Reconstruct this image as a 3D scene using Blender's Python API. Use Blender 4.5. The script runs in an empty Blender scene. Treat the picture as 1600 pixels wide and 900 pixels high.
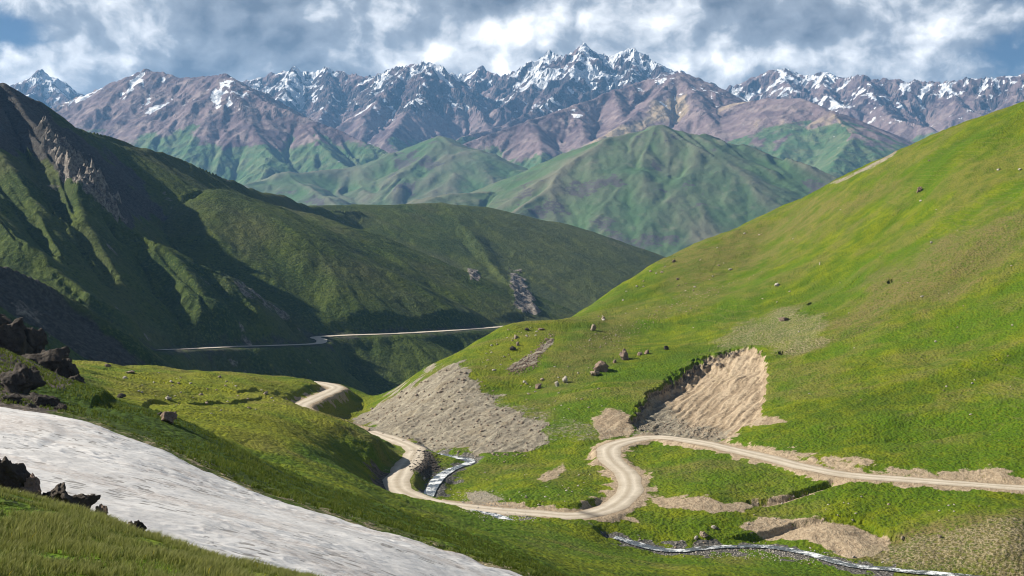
import bpy, math, random
import numpy as np
from mathutils import Vector

random.seed(7)
RNG = np.random.default_rng(11)
scene = bpy.context.scene
COL = scene.collection

# ------------------------------------------------------------------ camera
F = 1931.0            # focal length in photograph pixels (1600 wide, about 45 degrees across)
HOR = 330.0           # photograph row of the level horizon
cam_d = bpy.data.cameras.new('camera')
cam = bpy.data.objects.new('camera', cam_d)
COL.objects.link(cam)
cam.location = (0, 0, 0)
cam.rotation_euler = (math.radians(90), 0, 0)
cam_d.sensor_width = 36.0
cam_d.lens = 36.0 * F / 1600.0
cam_d.shift_y = (HOR - 450.0) / 1600.0
cam_d.clip_start = 0.5
cam_d.clip_end = 80000
scene.camera = cam

# ------------------------------------------------------------------ light and sky
SUN_AZ = math.radians(-80)     # measured from the view direction (+Y), negative = left
SUN_EL = math.radians(33.5)
sun_dir = Vector((math.sin(SUN_AZ) * math.cos(SUN_EL), math.cos(SUN_AZ) * math.cos(SUN_EL), math.sin(SUN_EL)))
sd = bpy.data.lights.new('sun', 'SUN')
sd.energy = 5.0
sd.angle = math.radians(0.53)
sd.color = (1.0, 0.93, 0.81)
sun = bpy.data.objects.new('sun', sd)
COL.objects.link(sun)
sun.rotation_euler = (-sun_dir).to_track_quat('-Z', 'Y').to_euler()
sun.location = (-200, 100, 400)

scene.view_settings.view_transform = 'Standard'
scene.view_settings.look = 'None'
scene.view_settings.gamma = 1.0
scene.view_settings.use_curve_mapping = False
scene.view_settings.exposure = 0.9
scene.cycles.use_denoising = True
scene.cycles.max_bounces = 4
scene.cycles.diffuse_bounces = 2
scene.cycles.volume_bounces = 0
scene.cycles.filter_width = 1.1


class NT:
    """small helper for writing node trees"""
    def __init__(self, tree):
        self.t = tree
        tree.nodes.clear()

    def n(self, typ, **kw):
        nd = self.t.nodes.new(typ)
        for k, v in kw.items():
            setattr(nd, k, v)
        return nd

    def link(self, a, b):
        self.t.links.new(a, b)

    def val(self, sock, v):
        if isinstance(v, bpy.types.NodeSocket):
            self.link(v, sock)
        else:
            sock.default_value = v

    def math(self, op, a, b=0.0, c=0.0, clamp=False):
        nd = self.n('ShaderNodeMath', operation=op, use_clamp=clamp)
        for i, v in enumerate((a, b, c)):
            self.val(nd.inputs[i], v)
        return nd.outputs[0]

    def vmath(self, op, a, b=(0, 0, 0), out=0):
        nd = self.n('ShaderNodeVectorMath', operation=op)
        self.val(nd.inputs[0], a)
        if op == 'SCALE':
            self.val(nd.inputs[3], b)
        else:
            self.val(nd.inputs[1], b)
        return nd.outputs[out]

    def noise(self, vec, scale, detail=4.0, rough=0.55, lac=2.0, dist=0.0, out=0):
        nd = self.n('ShaderNodeTexNoise')
        self.val(nd.inputs['Vector'], vec)
        nd.inputs['Scale'].default_value = scale
        nd.inputs['Detail'].default_value = detail
        nd.inputs['Roughness'].default_value = rough
        nd.inputs['Lacunarity'].default_value = lac
        nd.inputs['Distortion'].default_value = dist
        return nd.outputs[out]

    def voronoi(self, vec, scale, feature='F1', rand=1.0, out='Distance'):
        nd = self.n('ShaderNodeTexVoronoi', feature=feature)
        self.val(nd.inputs['Vector'], vec)
        nd.inputs['Scale'].default_value = scale
        nd.inputs['Randomness'].default_value = rand
        return nd.outputs[out]

    def smooth(self, v, a, b, lo=0.0, hi=1.0):
        nd = self.n('ShaderNodeMapRange', interpolation_type='SMOOTHSTEP')
        self.val(nd.inputs[0], v)
        self.val(nd.inputs[1], a)
        self.val(nd.inputs[2], b)
        nd.inputs[3].default_value = lo
        nd.inputs[4].default_value = hi
        return nd.outputs[0]

    def mix(self, f, a, b, mode='MIX'):
        nd = self.n('ShaderNodeMix', data_type='RGBA', blend_type=mode, clamp_factor=True)
        self.val(nd.inputs[0], f)
        self.val(nd.inputs[6], a if isinstance(a, bpy.types.NodeSocket) else (*a, 1.0))
        self.val(nd.inputs[7], b if isinstance(b, bpy.types.NodeSocket) else (*b, 1.0))
        return nd.outputs[2]

    def mapping(self, vec, scale=(1, 1, 1), rot=(0, 0, 0), loc=(0, 0, 0)):
        nd = self.n('ShaderNodeMapping')
        self.link(vec, nd.inputs[0])
        nd.inputs['Scale'].default_value = scale
        nd.inputs['Rotation'].default_value = rot
        nd.inputs['Location'].default_value = loc
        return nd.outputs[0]


def make_world():
    w = bpy.data.worlds.new('World')
    scene.world = w
    w.use_nodes = True
    g = NT(w.node_tree)
    out = g.n('ShaderNodeOutputWorld')
    bg = g.n('ShaderNodeBackground')
    bg.inputs['Strength'].default_value = 0.05
    sky = g.n('ShaderNodeTexSky', sky_type='NISHITA')
    sky.sun_disc = False
    sky.sun_elevation = SUN_EL
    sky.sun_rotation = SUN_AZ
    sky.altitude = 3000
    sky.air_density = 1.0
    sky.dust_density = 0.4
    sky.ozone_density = 2.0
    tc = g.n('ShaderNodeTexCoord')
    d = tc.outputs['Generated']
    # clouds: noise over the direction, flattened towards the horizon
    p = g.mapping(d, scale=(1.0, 1.0, 1.25), loc=(3.1, 1.7, 0.4))
    warp = g.noise(p, 7.0, 5.0, 0.6, out=1)
    wv = g.vmath('SCALE', g.vmath('SUBTRACT', warp, (0.5, 0.5, 0.5)), 0.055)
    pw = g.vmath('ADD', p, wv)
    def puffs(v, det):
        vo = g.n('ShaderNodeTexVoronoi', feature='F1')
        g.link(v, vo.inputs['Vector'])
        vo.inputs['Scale'].default_value = 13.0
        vo.inputs['Detail'].default_value = 2.0
        vo.inputs['Roughness'].default_value = 0.55
        vo.inputs['Lacunarity'].default_value = 2.3
        vo.normalize = True
        bil = g.math('SUBTRACT', 1.0, g.math('MULTIPLY', vo.outputs['Distance'], 1.55))
        return g.math('ADD', g.math('MULTIPLY', g.noise(v, 6.8, det, 0.60), 0.66), g.math('MULTIPLY', bil, 0.30))
    n1 = puffs(pw, 12.0)
    n2 = puffs(g.vmath('ADD', pw, (-0.012, 0.003, 0.018)), 9.0)
    nb = g.noise(p, 4.5, 2.0, 0.5)

    def lobe(px, py, rx, ry):
        # a broad soft lobe round one direction of the sky
        x, z = (px - 800) / F, (HOR - py) / F
        c = Vector((x, 1, z)).normalized()
        df = g.vmath('SUBTRACT', d, tuple(c))
        df = g.vmath('MULTIPLY', df, (F / rx, F / rx, F / ry))
        l = g.vmath('LENGTH', df, out=1)
        return g.smooth(l, 1.0, 0.0)
    sep = g.n('ShaderNodeSeparateXYZ')
    g.link(d, sep.inputs[0])
    up = sep.outputs['Z']
    cover = g.math('ADD', n1, g.math('MULTIPLY', g.math('SUBTRACT', nb, 0.5), 0.32))
    cover = g.math('ADD', cover, 0.06)
    for (px, py, rx, ry, a) in ((10, 60, 150, 70, -0.16), (1560, 90, 230, 45, -0.13), (330, 50, 330, 90, 0.12),
                                (780, 60, 380, 110, 0.12), (1180, 30, 300, 80, 0.12), (1450, 30, 180, 40, 0.07),
                                (1250, 85, 200, 40, 0.05)):
        cover = g.math('ADD', cover, g.math('MULTIPLY', lobe(px, py, rx, ry), a))
    # fewer clouds higher up: the ground is in full sun
    cover = g.math('SUBTRACT', cover, g.smooth(up, 0.20, 0.55, 0.0, 0.22))
    alpha = g.smooth(cover, 0.37, 0.48)
    lit = g.math('MULTIPLY_ADD', g.math('SUBTRACT', n1, n2), 3.6, 0.47)
    thick = g.smooth(cover, 0.52, 0.82)
    lit = g.math('SUBTRACT', lit, g.math('MULTIPLY', thick, 0.10))
    lit = g.math('ADD', lit, g.math('MULTIPLY', g.math('SUBTRACT', n1, 0.5), 0.7))
    for (px, py, rx, ry, a) in ((380, 30, 300, 70, -0.30), (180, 60, 120, 40, -0.10), (780, 5, 200, 40, -0.32),
                                (1200, 40, 190, 60, -0.32), (820, 75, 350, 70, 0.20), (620, 60, 160, 90, 0.16),
                                (1060, 30, 120, 50, 0.30), (1130, 85, 240, 45, 0.25), (1450, 30, 160, 45, 0.12),
                                (1390, 75, 90, 25, -0.25), (150, 110, 200, 40, 0.10)):
        lit = g.math('ADD', lit, g.math('MULTIPLY', lobe(px, py, rx, ry), a))
    lit = g.math('ADD', lit, 0.0, clamp=True)
    ramp = g.n('ShaderNodeValToRGB')
    g.link(lit, ramp.inputs[0])
    e = ramp.color_ramp.elements
    e[0].position, e[0].color = 0.0, (1.9, 2.15, 2.6, 1)
    e[1].position, e[1].color = 1.0, (23.0, 22.0, 21.0, 1)
    m = e.new(0.42)
    m.color = (4.7, 5.1, 5.7, 1)
    m = e.new(0.72)
    m.color = (12.5, 12.5, 12.5, 1)
    skyc = g.mix(1.0, sky.outputs[0], (0.46, 0.50, 0.56), 'MULTIPLY')
    colr = g.mix(alpha, skyc, ramp.outputs[0])
    g.link(colr, bg.inputs['Color'])
    g.link(bg.outputs[0], out.inputs['Surface'])


make_world()

# ------------------------------------------------------------------ numpy noise
def _hash(ix, iy, s=0):
    h = (ix.astype(np.int64) * 374761393 + iy.astype(np.int64) * 668265263 + s * 974634777) & 0xFFFFFFFF
    h = ((h ^ (h >> 13)) * 1274126177) & 0xFFFFFFFF
    h = ((h ^ (h >> 16)) * 2246822519) & 0xFFFFFFFF
    return ((h ^ (h >> 15)) & 0xFFFFFF) / float(0x1000000)


def perlin(x, y, s=0):
    ix = np.floor(x).astype(np.int64)
    iy = np.floor(y).astype(np.int64)
    fx, fy = x - ix, y - iy
    u = fx * fx * fx * (fx * (fx * 6 - 15) + 10)
    v = fy * fy * fy * (fy * (fy * 6 - 15) + 10)
    r = []
    for dx, dy in ((0, 0), (1, 0), (0, 1), (1, 1)):
        a = _hash(ix + dx, iy + dy, s) * (2 * math.pi)
        r.append(np.cos(a) * (fx - dx) + np.sin(a) * (fy - dy))
    return (r[0] * (1 - u) + r[1] * u) * (1 - v) + (r[2] * (1 - u) + r[3] * u) * v * 1.0


def fbm(x, y, scale, octv=5, gain=0.5, s=0):
    out = np.zeros_like(x)
    a, f = 1.0, 1.0 / scale
    for o in range(octv):
        out += a * perlin(x * f + o * 17.3, y * f - o * 9.1, s + o)
        a *= gain
        f *= 2.03
    return out * 1.4


def ridged(x, y, scale, octv=5, gain=0.55, s=0):
    out = np.zeros_like(x)
    a, f, w = 1.0, 1.0 / scale, np.ones_like(x)
    for o in range(octv):
        r = (1 - np.abs(perlin(x * f + o * 7.7, y * f + o * 3.3, s + o)) * 2.0)
        r = np.clip(r, 0, 1) ** 2
        out += a * r * w
        w = np.clip(r * 1.6, 0, 1)
        a *= gain
        f *= 2.07
    return out


def smooth(a, b, v):
    t = np.clip((v - a) / (b - a), 0, 1)
    return t * t * (3 - 2 * t)


def gullies(x, y, gx, gy, scale, octv, gain=0.5, branch=0.6, s=0, maxs=1.0):
    """erosion-like ribs that run down the slope (gx, gy = gradient of the base)"""
    out = np.zeros_like(x)
    hx, hy = np.zeros_like(x), np.zeros_like(x)
    a, f = 1.0, 1.0 / scale
    for o in range(octv):
        dx, dy = gy + hy * branch, -(gx + hx * branch)
        ln = np.sqrt(dx * dx + dy * dy) + 1e-6
        k = np.minimum(ln, maxs) / ln
        dx, dy = dx * k * 1.35 / maxs, dy * k * 1.35 / maxs
        px, py = x * f, y * f
        ix, iy = np.floor(px).astype(np.int64), np.floor(py).astype(np.int64)
        fx, fy = px - ix, py - iy
        va, vx, vy, wt = 0.0, 0.0, 0.0, 0.0
        for i in range(-2, 2):
            for j in range(-2, 2):
                h1 = _hash(ix - i, iy - j, s + o * 5) * 0.5
                h2 = _hash(ix - i, iy - j, s + o * 5 + 1) * 0.5
                qx, qy = fx + i - h1, fy + j - h2
                w = np.exp(-(qx * qx + qy * qy) * 2.0)
                m = (qx * dx + qy * dy) * 2 * math.pi
                wt = wt + w
                va = va + np.cos(m) * w
                sn = -np.sin(m) * w
                vx = vx + sn * dx
                vy = vy + sn * dy
        out += a * va / wt
        hx += a * vx / wt
        hy += a * vy / wt
        a *= gain
        f *= 2.0
    return out


# ------------------------------------------------------------------ pixels <-> world
def W(px, py, d):
    return np.array([(px - 800.0) / F * d, d, (HOR - py) / F * d])


def in_poly(px, py, poly):
    """signed distance to a polygon, positive inside"""
    p = np.array(poly, float)
    best = np.full(px.shape, 1e9)
    inside = np.zeros(px.shape, bool)
    n = len(p)
    for i in range(n):
        a, b = p[i], p[(i + 1) % n]
        ex, ey = b - a
        wx, wy = px - a[0], py - a[1]
        t = np.clip((wx * ex + wy * ey) / (ex * ex + ey * ey + 1e-9), 0, 1)
        best = np.minimum(best, (wx - t * ex) ** 2 + (wy - t * ey) ** 2)
        c = (a[1] > py) != (b[1] > py)
        with np.errstate(divide='ignore', invalid='ignore'):
            xi = a[0] + (py - a[1]) * ex / (ey if ey != 0 else 1e-9)
        inside ^= c & (px < xi)
    dd = np.sqrt(best)
    return np.where(inside, dd, -dd)


def poly_dist(x, y, pts):
    """distance to a polyline, the height at the nearest point, signed side (positive = right of travel)"""
    best = np.full(x.shape, 1e12)
    zz = np.zeros_like(x)
    side = np.zeros_like(x)
    for a, b in zip(pts[:-1], pts[1:]):
        ex, ey = b[0] - a[0], b[1] - a[1]
        L = ex * ex + ey * ey + 1e-9
        t = np.clip(((x - a[0]) * ex + (y - a[1]) * ey) / L, 0, 1)
        qx, qy = x - a[0] - t * ex, y - a[1] - t * ey
        d2 = qx * qx + qy * qy
        m = d2 < best
        best = np.where(m, d2, best)
        zz = np.where(m, a[2] + t * (b[2] - a[2]), zz)
        side = np.where(m, np.sign(qx * ey - qy * ex), side)
    return np.sqrt(best), zz, side


def catmull(pts, step):
    pts = [np.array(p, float) for p in pts]
    P = [2 * pts[0] - pts[1]] + pts + [2 * pts[-1] - pts[-2]]
    out = []
    for i in range(1, len(P) - 2):
        n = max(2, int(np.linalg.norm(P[i + 1] - P[i]) / step))
        for k in range(n):
            t = k / n
            out.append(0.5 * ((2 * P[i]) + (-P[i - 1] + P[i + 1]) * t + (2 * P[i - 1] - 5 * P[i] + 4 * P[i + 1] - P[i + 2]) * t * t
                              + (-P[i - 1] + 3 * P[i] - 3 * P[i + 1] + P[i + 2]) * t ** 3))
    out.append(pts[-1])
    return np.array(out)


# ------------------------------------------------------------------ mesh builders
def tag(o, label=None, cat=None, group=None, kind=None):
    if label:
        o['label'] = label
    if cat:
        o['category'] = cat
    if group:
        o['group'] = group
    if kind:
        o['kind'] = kind
    return o


def mesh_obj(name, verts, faces, mat, parent=None, shade=True, attrs=None, normals=None):
    me = bpy.data.meshes.new(name)
    verts = np.asarray(verts, np.float32)
    faces = np.asarray(faces, np.int32)
    nv, nf, k = len(verts), len(faces), faces.shape[1]
    me.vertices.add(nv)
    me.vertices.foreach_set('co', verts.ravel())
    me.loops.add(nf * k)
    me.loops.foreach_set('vertex_index', faces.ravel())
    me.polygons.add(nf)
    me.polygons.foreach_set('loop_start', np.arange(0, nf * k, k, dtype=np.int32))
    me.polygons.foreach_set('loop_total', np.full(nf, k, np.int32))
    if shade:
        me.polygons.foreach_set('use_smooth', np.ones(nf, bool))
    me.update(calc_edges=True)
    for an, arr in (attrs or {}).items():
        at = me.attributes.new(an, 'FLOAT_COLOR', 'POINT')
        at.data.foreach_set('color', np.asarray(arr, np.float32).ravel())
    if normals is not None:
        me.normals_split_custom_set_from_vertices(normals.astype(np.float32))
    if mat:
        me.materials.append(mat)
    o = bpy.data.objects.new(name, me)
    COL.objects.link(o)
    if parent:
        o.parent = parent
    return o


class Grid:
    """height grid over columns (view azimuth) and rows (distance)"""
    def __init__(self, pxs, ds):
        self.pxs, self.ds = np.asarray(pxs, float), np.asarray(ds, float)
        self.PX, self.D = np.meshgrid(self.pxs, self.ds)
        self.X = (self.PX - 800) / F * self.D
        self.Y = self.D.copy()
        self.Z = np.zeros_like(self.X)

    def PY(self):
        return HOR - self.Z / self.Y * F

    def normals(self):
        P = np.stack([self.X, self.Y, self.Z], -1)
        du = np.gradient(P, axis=1)
        dv = np.gradient(P, axis=0)
        n = np.cross(du, dv)
        n /= np.linalg.norm(n, axis=-1, keepdims=True) + 1e-12
        return n

    def hit(self, px, py):
        """first point of the surface on the sight line of a photograph pixel"""
        c = np.clip(np.interp(px, self.pxs, np.arange(len(self.pxs))), 0, len(self.pxs) - 1.001)
        i = int(c)
        t = c - i
        z = self.Z[:, i] * (1 - t) + self.Z[:, i + 1] * t
        row = HOR - z / self.ds * F
        k = np.nonzero(row <= py)[0]
        if len(k) == 0:
            return None
        k = k[0]
        if k == 0:
            d = self.ds[0]
        else:
            r0, r1 = row[k - 1], row[k]
            s = (r0 - py) / (r0 - r1 + 1e-9)
            d = self.ds[k - 1] + s * (self.ds[k] - self.ds[k - 1])
        return np.array([(px - 800) / F * d, d, np.interp(d, self.ds, z)])

    def height(self, x, y):
        px = 800 + F * x / y
        c = np.clip(np.interp(px, self.pxs, np.arange(len(self.pxs))), 0, len(self.pxs) - 1.001)
        r = np.clip(np.interp(y, self.ds, np.arange(len(self.ds))), 0, len(self.ds) - 1.001)
        i, j = c.astype(int), r.astype(int)
        t, s = c - i, r - j
        Z = self.Z
        return (Z[j, i] * (1 - t) + Z[j, i + 1] * t) * (1 - s) + (Z[j + 1, i] * (1 - t) + Z[j + 1, i + 1] * t) * s

    def build(self, pieces, ids, mat, attrs, keep=None):
        """pieces: {id: (name, label, category)}; ids per vertex; one object per piece"""
        ny, nx = self.X.shape
        idx = np.arange(ny * nx).reshape(ny, nx)
        q = np.stack([idx[:-1, :-1], idx[:-1, 1:], idx[1:, 1:], idx[1:, :-1]], -1).reshape(-1, 4)
        fid = ids[:-1, :-1].reshape(-1)
        if keep is not None:
            kf = (keep[:-1, :-1] | keep[1:, 1:] | keep[:-1, 1:] | keep[1:, :-1]).reshape(-1)
        else:
            kf = np.ones(len(q), bool)
        V = np.stack([self.X, self.Y, self.Z], -1).reshape(-1, 3)
        N = self.normals().reshape(-1, 3)
        objs = {}
        for pid, (name, label, cat) in pieces.items():
            f = q[(fid == pid) & kf]
            if len(f) == 0:
                continue
            used, inv = np.unique(f.ravel(), return_inverse=True)
            o = mesh_obj(name, V[used], inv.reshape(-1, 4), mat[pid] if isinstance(mat, dict) else mat,
                         attrs={k: a.reshape(-1, 4)[used] for k, a in attrs.items()}, normals=N[used])
            tag(o, label, cat, kind='structure')
            objs[pid] = o
        return objs


# ------------------------------------------------------------------ materials
def new_mat(name):
    m = bpy.data.materials.new(name)
    m.use_nodes = True
    g = NT(m.node_tree)
    out = g.n('ShaderNodeOutputMaterial')
    b = g.n('ShaderNodeBsdfPrincipled')
    b.inputs['Roughness'].default_value = 0.95
    b.inputs['Specular IOR Level'].default_value = 0.15
    g.link(b.outputs[0], out.inputs['Surface'])
    return m, g, b


def attr(g, name):
    a = g.n('ShaderNodeAttribute', attribute_name=name)
    s = g.n('ShaderNodeSeparateColor')
    g.link(a.outputs['Color'], s.inputs[0])
    return s.outputs[0], s.outputs[1], s.outputs[2], a.outputs['Alpha']


def pos(g):
    return g.n('ShaderNodeNewGeometry').outputs['Position']


def bump(g, b, h, strength, dist):
    nd = g.n('ShaderNodeBump')
    nd.inputs['Strength'].default_value = strength
    nd.inputs['Distance'].default_value = dist
    g.link(h, nd.inputs['Height'])
    g.link(nd.outputs[0], b.inputs['Normal'])


def ground_material():
    m, g, b = new_mat('meadow_ground')
    p = pos(g)
    scree, soil, dry, lush = attr(g, 'ma')
    terr, rock, wet, yel = attr(g, 'mb')
    streak, rib, _c, _d = attr(g, 'mc')
    n30 = g.noise(p, 0.035, 5, 0.6)
    n6 = g.noise(p, 0.16, 5, 0.6)
    n1 = g.noise(p, 0.95, 5, 0.65)
    nf = g.noise(p, 3.2, 4, 0.6)
    tuft = g.voronoi(p, 1.25)
    # grass
    grass = g.mix(g.smooth(n6, 0.36, 0.66), (0.074, 0.122, 0.002), (0.152, 0.180, 0.004))
    grass = g.mix(g.math('MULTIPLY', lush, g.smooth(n1, 0.25, 0.6)), grass, (0.068, 0.132, 0.002))
    grass = g.mix(g.math('MULTIPLY', yel, 0.85), grass, g.mix(n1, (0.150, 0.165, 0.006), (0.245, 0.240, 0.012)))
    dryc = g.mix(n1, (0.085, 0.066, 0.024), (0.215, 0.170, 0.075))
    grass = g.mix(g.math('MULTIPLY', dry, g.smooth(g.math('ADD', n1, g.math('MULTIPLY', n6, 0.6)), 0.50, 0.92)), grass, dryc)
    spot = g.smooth(g.math('ADD', tuft, g.math('MULTIPLY', n1, 0.5)), 0.72, 0.30)
    grass = g.mix(g.math('MULTIPLY', spot, 0.72), grass, (0.030, 0.058, 0.006))
    grass = g.mix(g.smooth(nf, 0.52, 0.80), grass, g.mix(0.5, grass, (0.19, 0.21, 0.03)))
    # bare soil and scree
    soilc = g.mix(g.smooth(n1, 0.3, 0.7), (0.270, 0.192, 0.118), (0.410, 0.318, 0.215))
    soilc = g.mix(g.smooth(nf, 0.55, 0.72), soilc, (0.12, 0.085, 0.055))
    st = g.voronoi(p, 1.7)
    screec = g.mix(g.smooth(g.noise(p, 0.5, 6, 0.7), 0.32, 0.68), (0.205, 0.182, 0.135), (0.38, 0.342, 0.262))
    screec = g.mix(g.smooth(n6, 0.50, 0.66), screec, (0.245, 0.208, 0.145))
    screec = g.mix(g.smooth(nf, 0.56, 0.70), screec, (0.085, 0.072, 0.058))
    screec = g.mix(g.math('MULTIPLY', g.smooth(g.noise(p, 0.28, 6, 0.72), 0.54, 0.66), 0.7), screec, (0.115, 0.10, 0.08))
    screec = g.mix(g.smooth(st, 0.22, 0.05), screec, (0.42, 0.37, 0.30))
    sk = g.smooth(g.math('ADD', streak, g.math('MULTIPLY', g.math('SUBTRACT', n1, 0.5), 0.6)), 0.25, 0.75)
    screec = g.mix(g.math('MULTIPLY', g.math('SUBTRACT', 1.0, sk), 0.45), screec, (0.15, 0.128, 0.10))
    soilc = g.mix(g.math('MULTIPLY', g.math('SUBTRACT', 1.0, sk), 0.35), soilc, (0.19, 0.155, 0.11))
    soilc = g.mix(g.math('MULTIPLY', sk, 0.45), soilc, (0.50, 0.41, 0.295))
    grass = g.mix(g.math('MULTIPLY', rib, 0.75), grass, (0.036, 0.068, 0.004))  # darker rib hollows, and the painted shade of the gully slope
    edge = g.math('ADD', g.math('MULTIPLY', g.math('SUBTRACT', n1, 0.5), 1.2), g.math('MULTIPLY', g.math('SUBTRACT', nf, 0.5), 0.7))
    c = g.mix(g.smooth(g.math('ADD', soil, edge), 0.38, 0.64), grass, soilc)
    c = g.mix(g.smooth(g.math('ADD', scree, edge), 0.38, 0.66), c, screec)
    # cattle terracettes: pale lines criss-crossing the slope
    tl = g.voronoi(g.vmath('ADD', g.mapping(p, scale=(0.55, 0.55, 2.2)), g.vmath('SCALE', g.noise(p, 0.35, 4, 0.65, out=1), 1.6)), 1.5, 'DISTANCE_TO_EDGE')
    tlm = g.math('MULTIPLY', g.math('MULTIPLY', g.smooth(tl, 0.13, 0.03), 0.7), g.smooth(g.math('ADD', terr, g.math('MULTIPLY', edge, 1.6)), 0.3, 0.9))
    c = g.mix(g.math('MULTIPLY', g.smooth(g.math('ADD', terr, edge), 0.3, 0.8), 0.30), c, (0.10, 0.095, 0.045))
    c = g.mix(tlm, c, (0.34, 0.28, 0.185))
    # faint livestock trails following the contour
    sz = g.n('ShaderNodeSeparateXYZ')
    g.link(p, sz.inputs[0])
    ph = g.math('MULTIPLY_ADD', sz.outputs['Z'], 3.6, g.math('MULTIPLY', g.noise(p, 0.06, 4, 0.6), 16.0))
    trail = g.smooth(g.math('SINE', ph), 0.80, 0.98)
    trail = g.math('MULTIPLY', trail, g.smooth(g.math('ADD', _c, edge), 0.35, 0.75))
    c = g.mix(g.math('MULTIPLY', trail, 0.22), c, (0.21, 0.175, 0.085))
    rockc = g.mix(g.smooth(n1, 0.35, 0.7), (0.045, 0.038, 0.032), (0.16, 0.135, 0.11))
    c = g.mix(g.smooth(g.math('ADD', rock, edge), 0.42, 0.6), c, rockc)
    gravel = g.mix(g.smooth(st, 0.10, 0.45), (0.32, 0.30, 0.27), (0.10, 0.095, 0.085))
    c = g.mix(g.smooth(g.math('ADD', wet, edge), 0.42, 0.6), c, gravel)
    g.link(c, b.inputs['Base Color'])
    bare = g.math('MAXIMUM', g.math('MAXIMUM', scree, soil), rock)
    h = g.math('ADD', g.math('MULTIPLY', n1, 0.75), g.math('MULTIPLY', nf, 0.30))
    h = g.math('SUBTRACT', h, g.math('MULTIPLY', g.math('MULTIPLY', tuft, 0.45), g.math('SUBTRACT', 1.0, bare)))
    bump(g, b, h, 1.0, 0.8)
    return m


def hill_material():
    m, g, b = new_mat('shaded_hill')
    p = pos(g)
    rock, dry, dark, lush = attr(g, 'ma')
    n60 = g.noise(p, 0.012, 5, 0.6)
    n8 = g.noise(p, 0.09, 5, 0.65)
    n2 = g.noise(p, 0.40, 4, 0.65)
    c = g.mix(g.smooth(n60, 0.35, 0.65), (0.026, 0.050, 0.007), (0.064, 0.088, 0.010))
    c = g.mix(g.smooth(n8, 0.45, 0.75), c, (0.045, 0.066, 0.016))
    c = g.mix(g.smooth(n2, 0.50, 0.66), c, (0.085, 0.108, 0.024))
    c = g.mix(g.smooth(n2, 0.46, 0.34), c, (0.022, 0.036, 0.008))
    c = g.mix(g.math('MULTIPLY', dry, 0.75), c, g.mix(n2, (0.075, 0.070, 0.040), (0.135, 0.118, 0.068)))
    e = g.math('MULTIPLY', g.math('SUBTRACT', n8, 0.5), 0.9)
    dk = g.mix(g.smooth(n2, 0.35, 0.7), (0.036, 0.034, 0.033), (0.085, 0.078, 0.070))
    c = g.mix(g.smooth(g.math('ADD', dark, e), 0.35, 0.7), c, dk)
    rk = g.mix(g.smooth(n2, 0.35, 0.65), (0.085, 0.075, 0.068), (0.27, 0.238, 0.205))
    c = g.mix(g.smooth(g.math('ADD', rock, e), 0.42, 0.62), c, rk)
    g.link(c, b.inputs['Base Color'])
    h = g.math('ADD', g.math('MULTIPLY', n8, 3.0), g.math('MULTIPLY', n2, 1.1))
    bump(g, b, h, 1.0, 1.3)
    return m


def mountain_material():
    m, g, b = new_mat('mountain_rock')
    p = pos(g)
    green, snow, tan, crag = attr(g, 'ma')
    n3 = g.noise(p, 0.0022, 5, 0.6)
    n1 = g.noise(p, 0.010, 6, 0.65)
    n0 = g.noise(p, 0.045, 5, 0.65)
    c = g.mix(g.smooth(n3, 0.38, 0.62), (0.098, 0.068, 0.080), (0.195, 0.143, 0.148))
    c = g.mix(g.smooth(n1, 0.46, 0.66), c, (0.262, 0.202, 0.192))
    c = g.mix(g.math('MULTIPLY', g.smooth(n0, 0.44, 0.30), 0.6), c, (0.075, 0.055, 0.060))
    c = g.mix(g.smooth(tan, 0.3, 0.9), c, g.mix(n1, (0.30, 0.225, 0.15), (0.43, 0.34, 0.24)))
    e = g.math('MULTIPLY', g.math('SUBTRACT', n0, 0.5), 0.9)
    c = g.mix(g.smooth(g.math('ADD', crag, e), 0.40, 0.75), c, g.mix(g.smooth(n0, 0.3, 0.7), (0.022, 0.021, 0.027), (0.100, 0.078, 0.080)))
    gr = g.mix(g.smooth(n1, 0.35, 0.7), (0.062, 0.125, 0.050), (0.135, 0.165, 0.085))
    c = g.mix(g.smooth(g.math('ADD', green, g.math('MULTIPLY', e, 0.8)), 0.36, 0.68), c, gr)
    ns = g.math('SUBTRACT', g.noise(p, 0.018, 6, 0.7), 0.5)
    c = g.mix(g.smooth(g.math('ADD', snow, g.math('MULTIPLY', ns, 2.6)), 0.46, 0.56), c, (0.82, 0.84, 0.88))
    g.link(c, b.inputs['Base Color'])
    vr = g.voronoi(g.mapping(p, scale=(1.0, 1.0, 0.45)), 0.012)
    h = g.math('ADD', g.math('ADD', g.math('MULTIPLY', n1, 55.0), g.math('MULTIPLY', n0, 16.0)), g.math('MULTIPLY', vr, 45.0))
    h = g.math('MULTIPLY', h, g.math('MULTIPLY_ADD', crag, 0.85, 0.15))
    bump(g, b, h, 1.0, 1.6)
    return m


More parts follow.
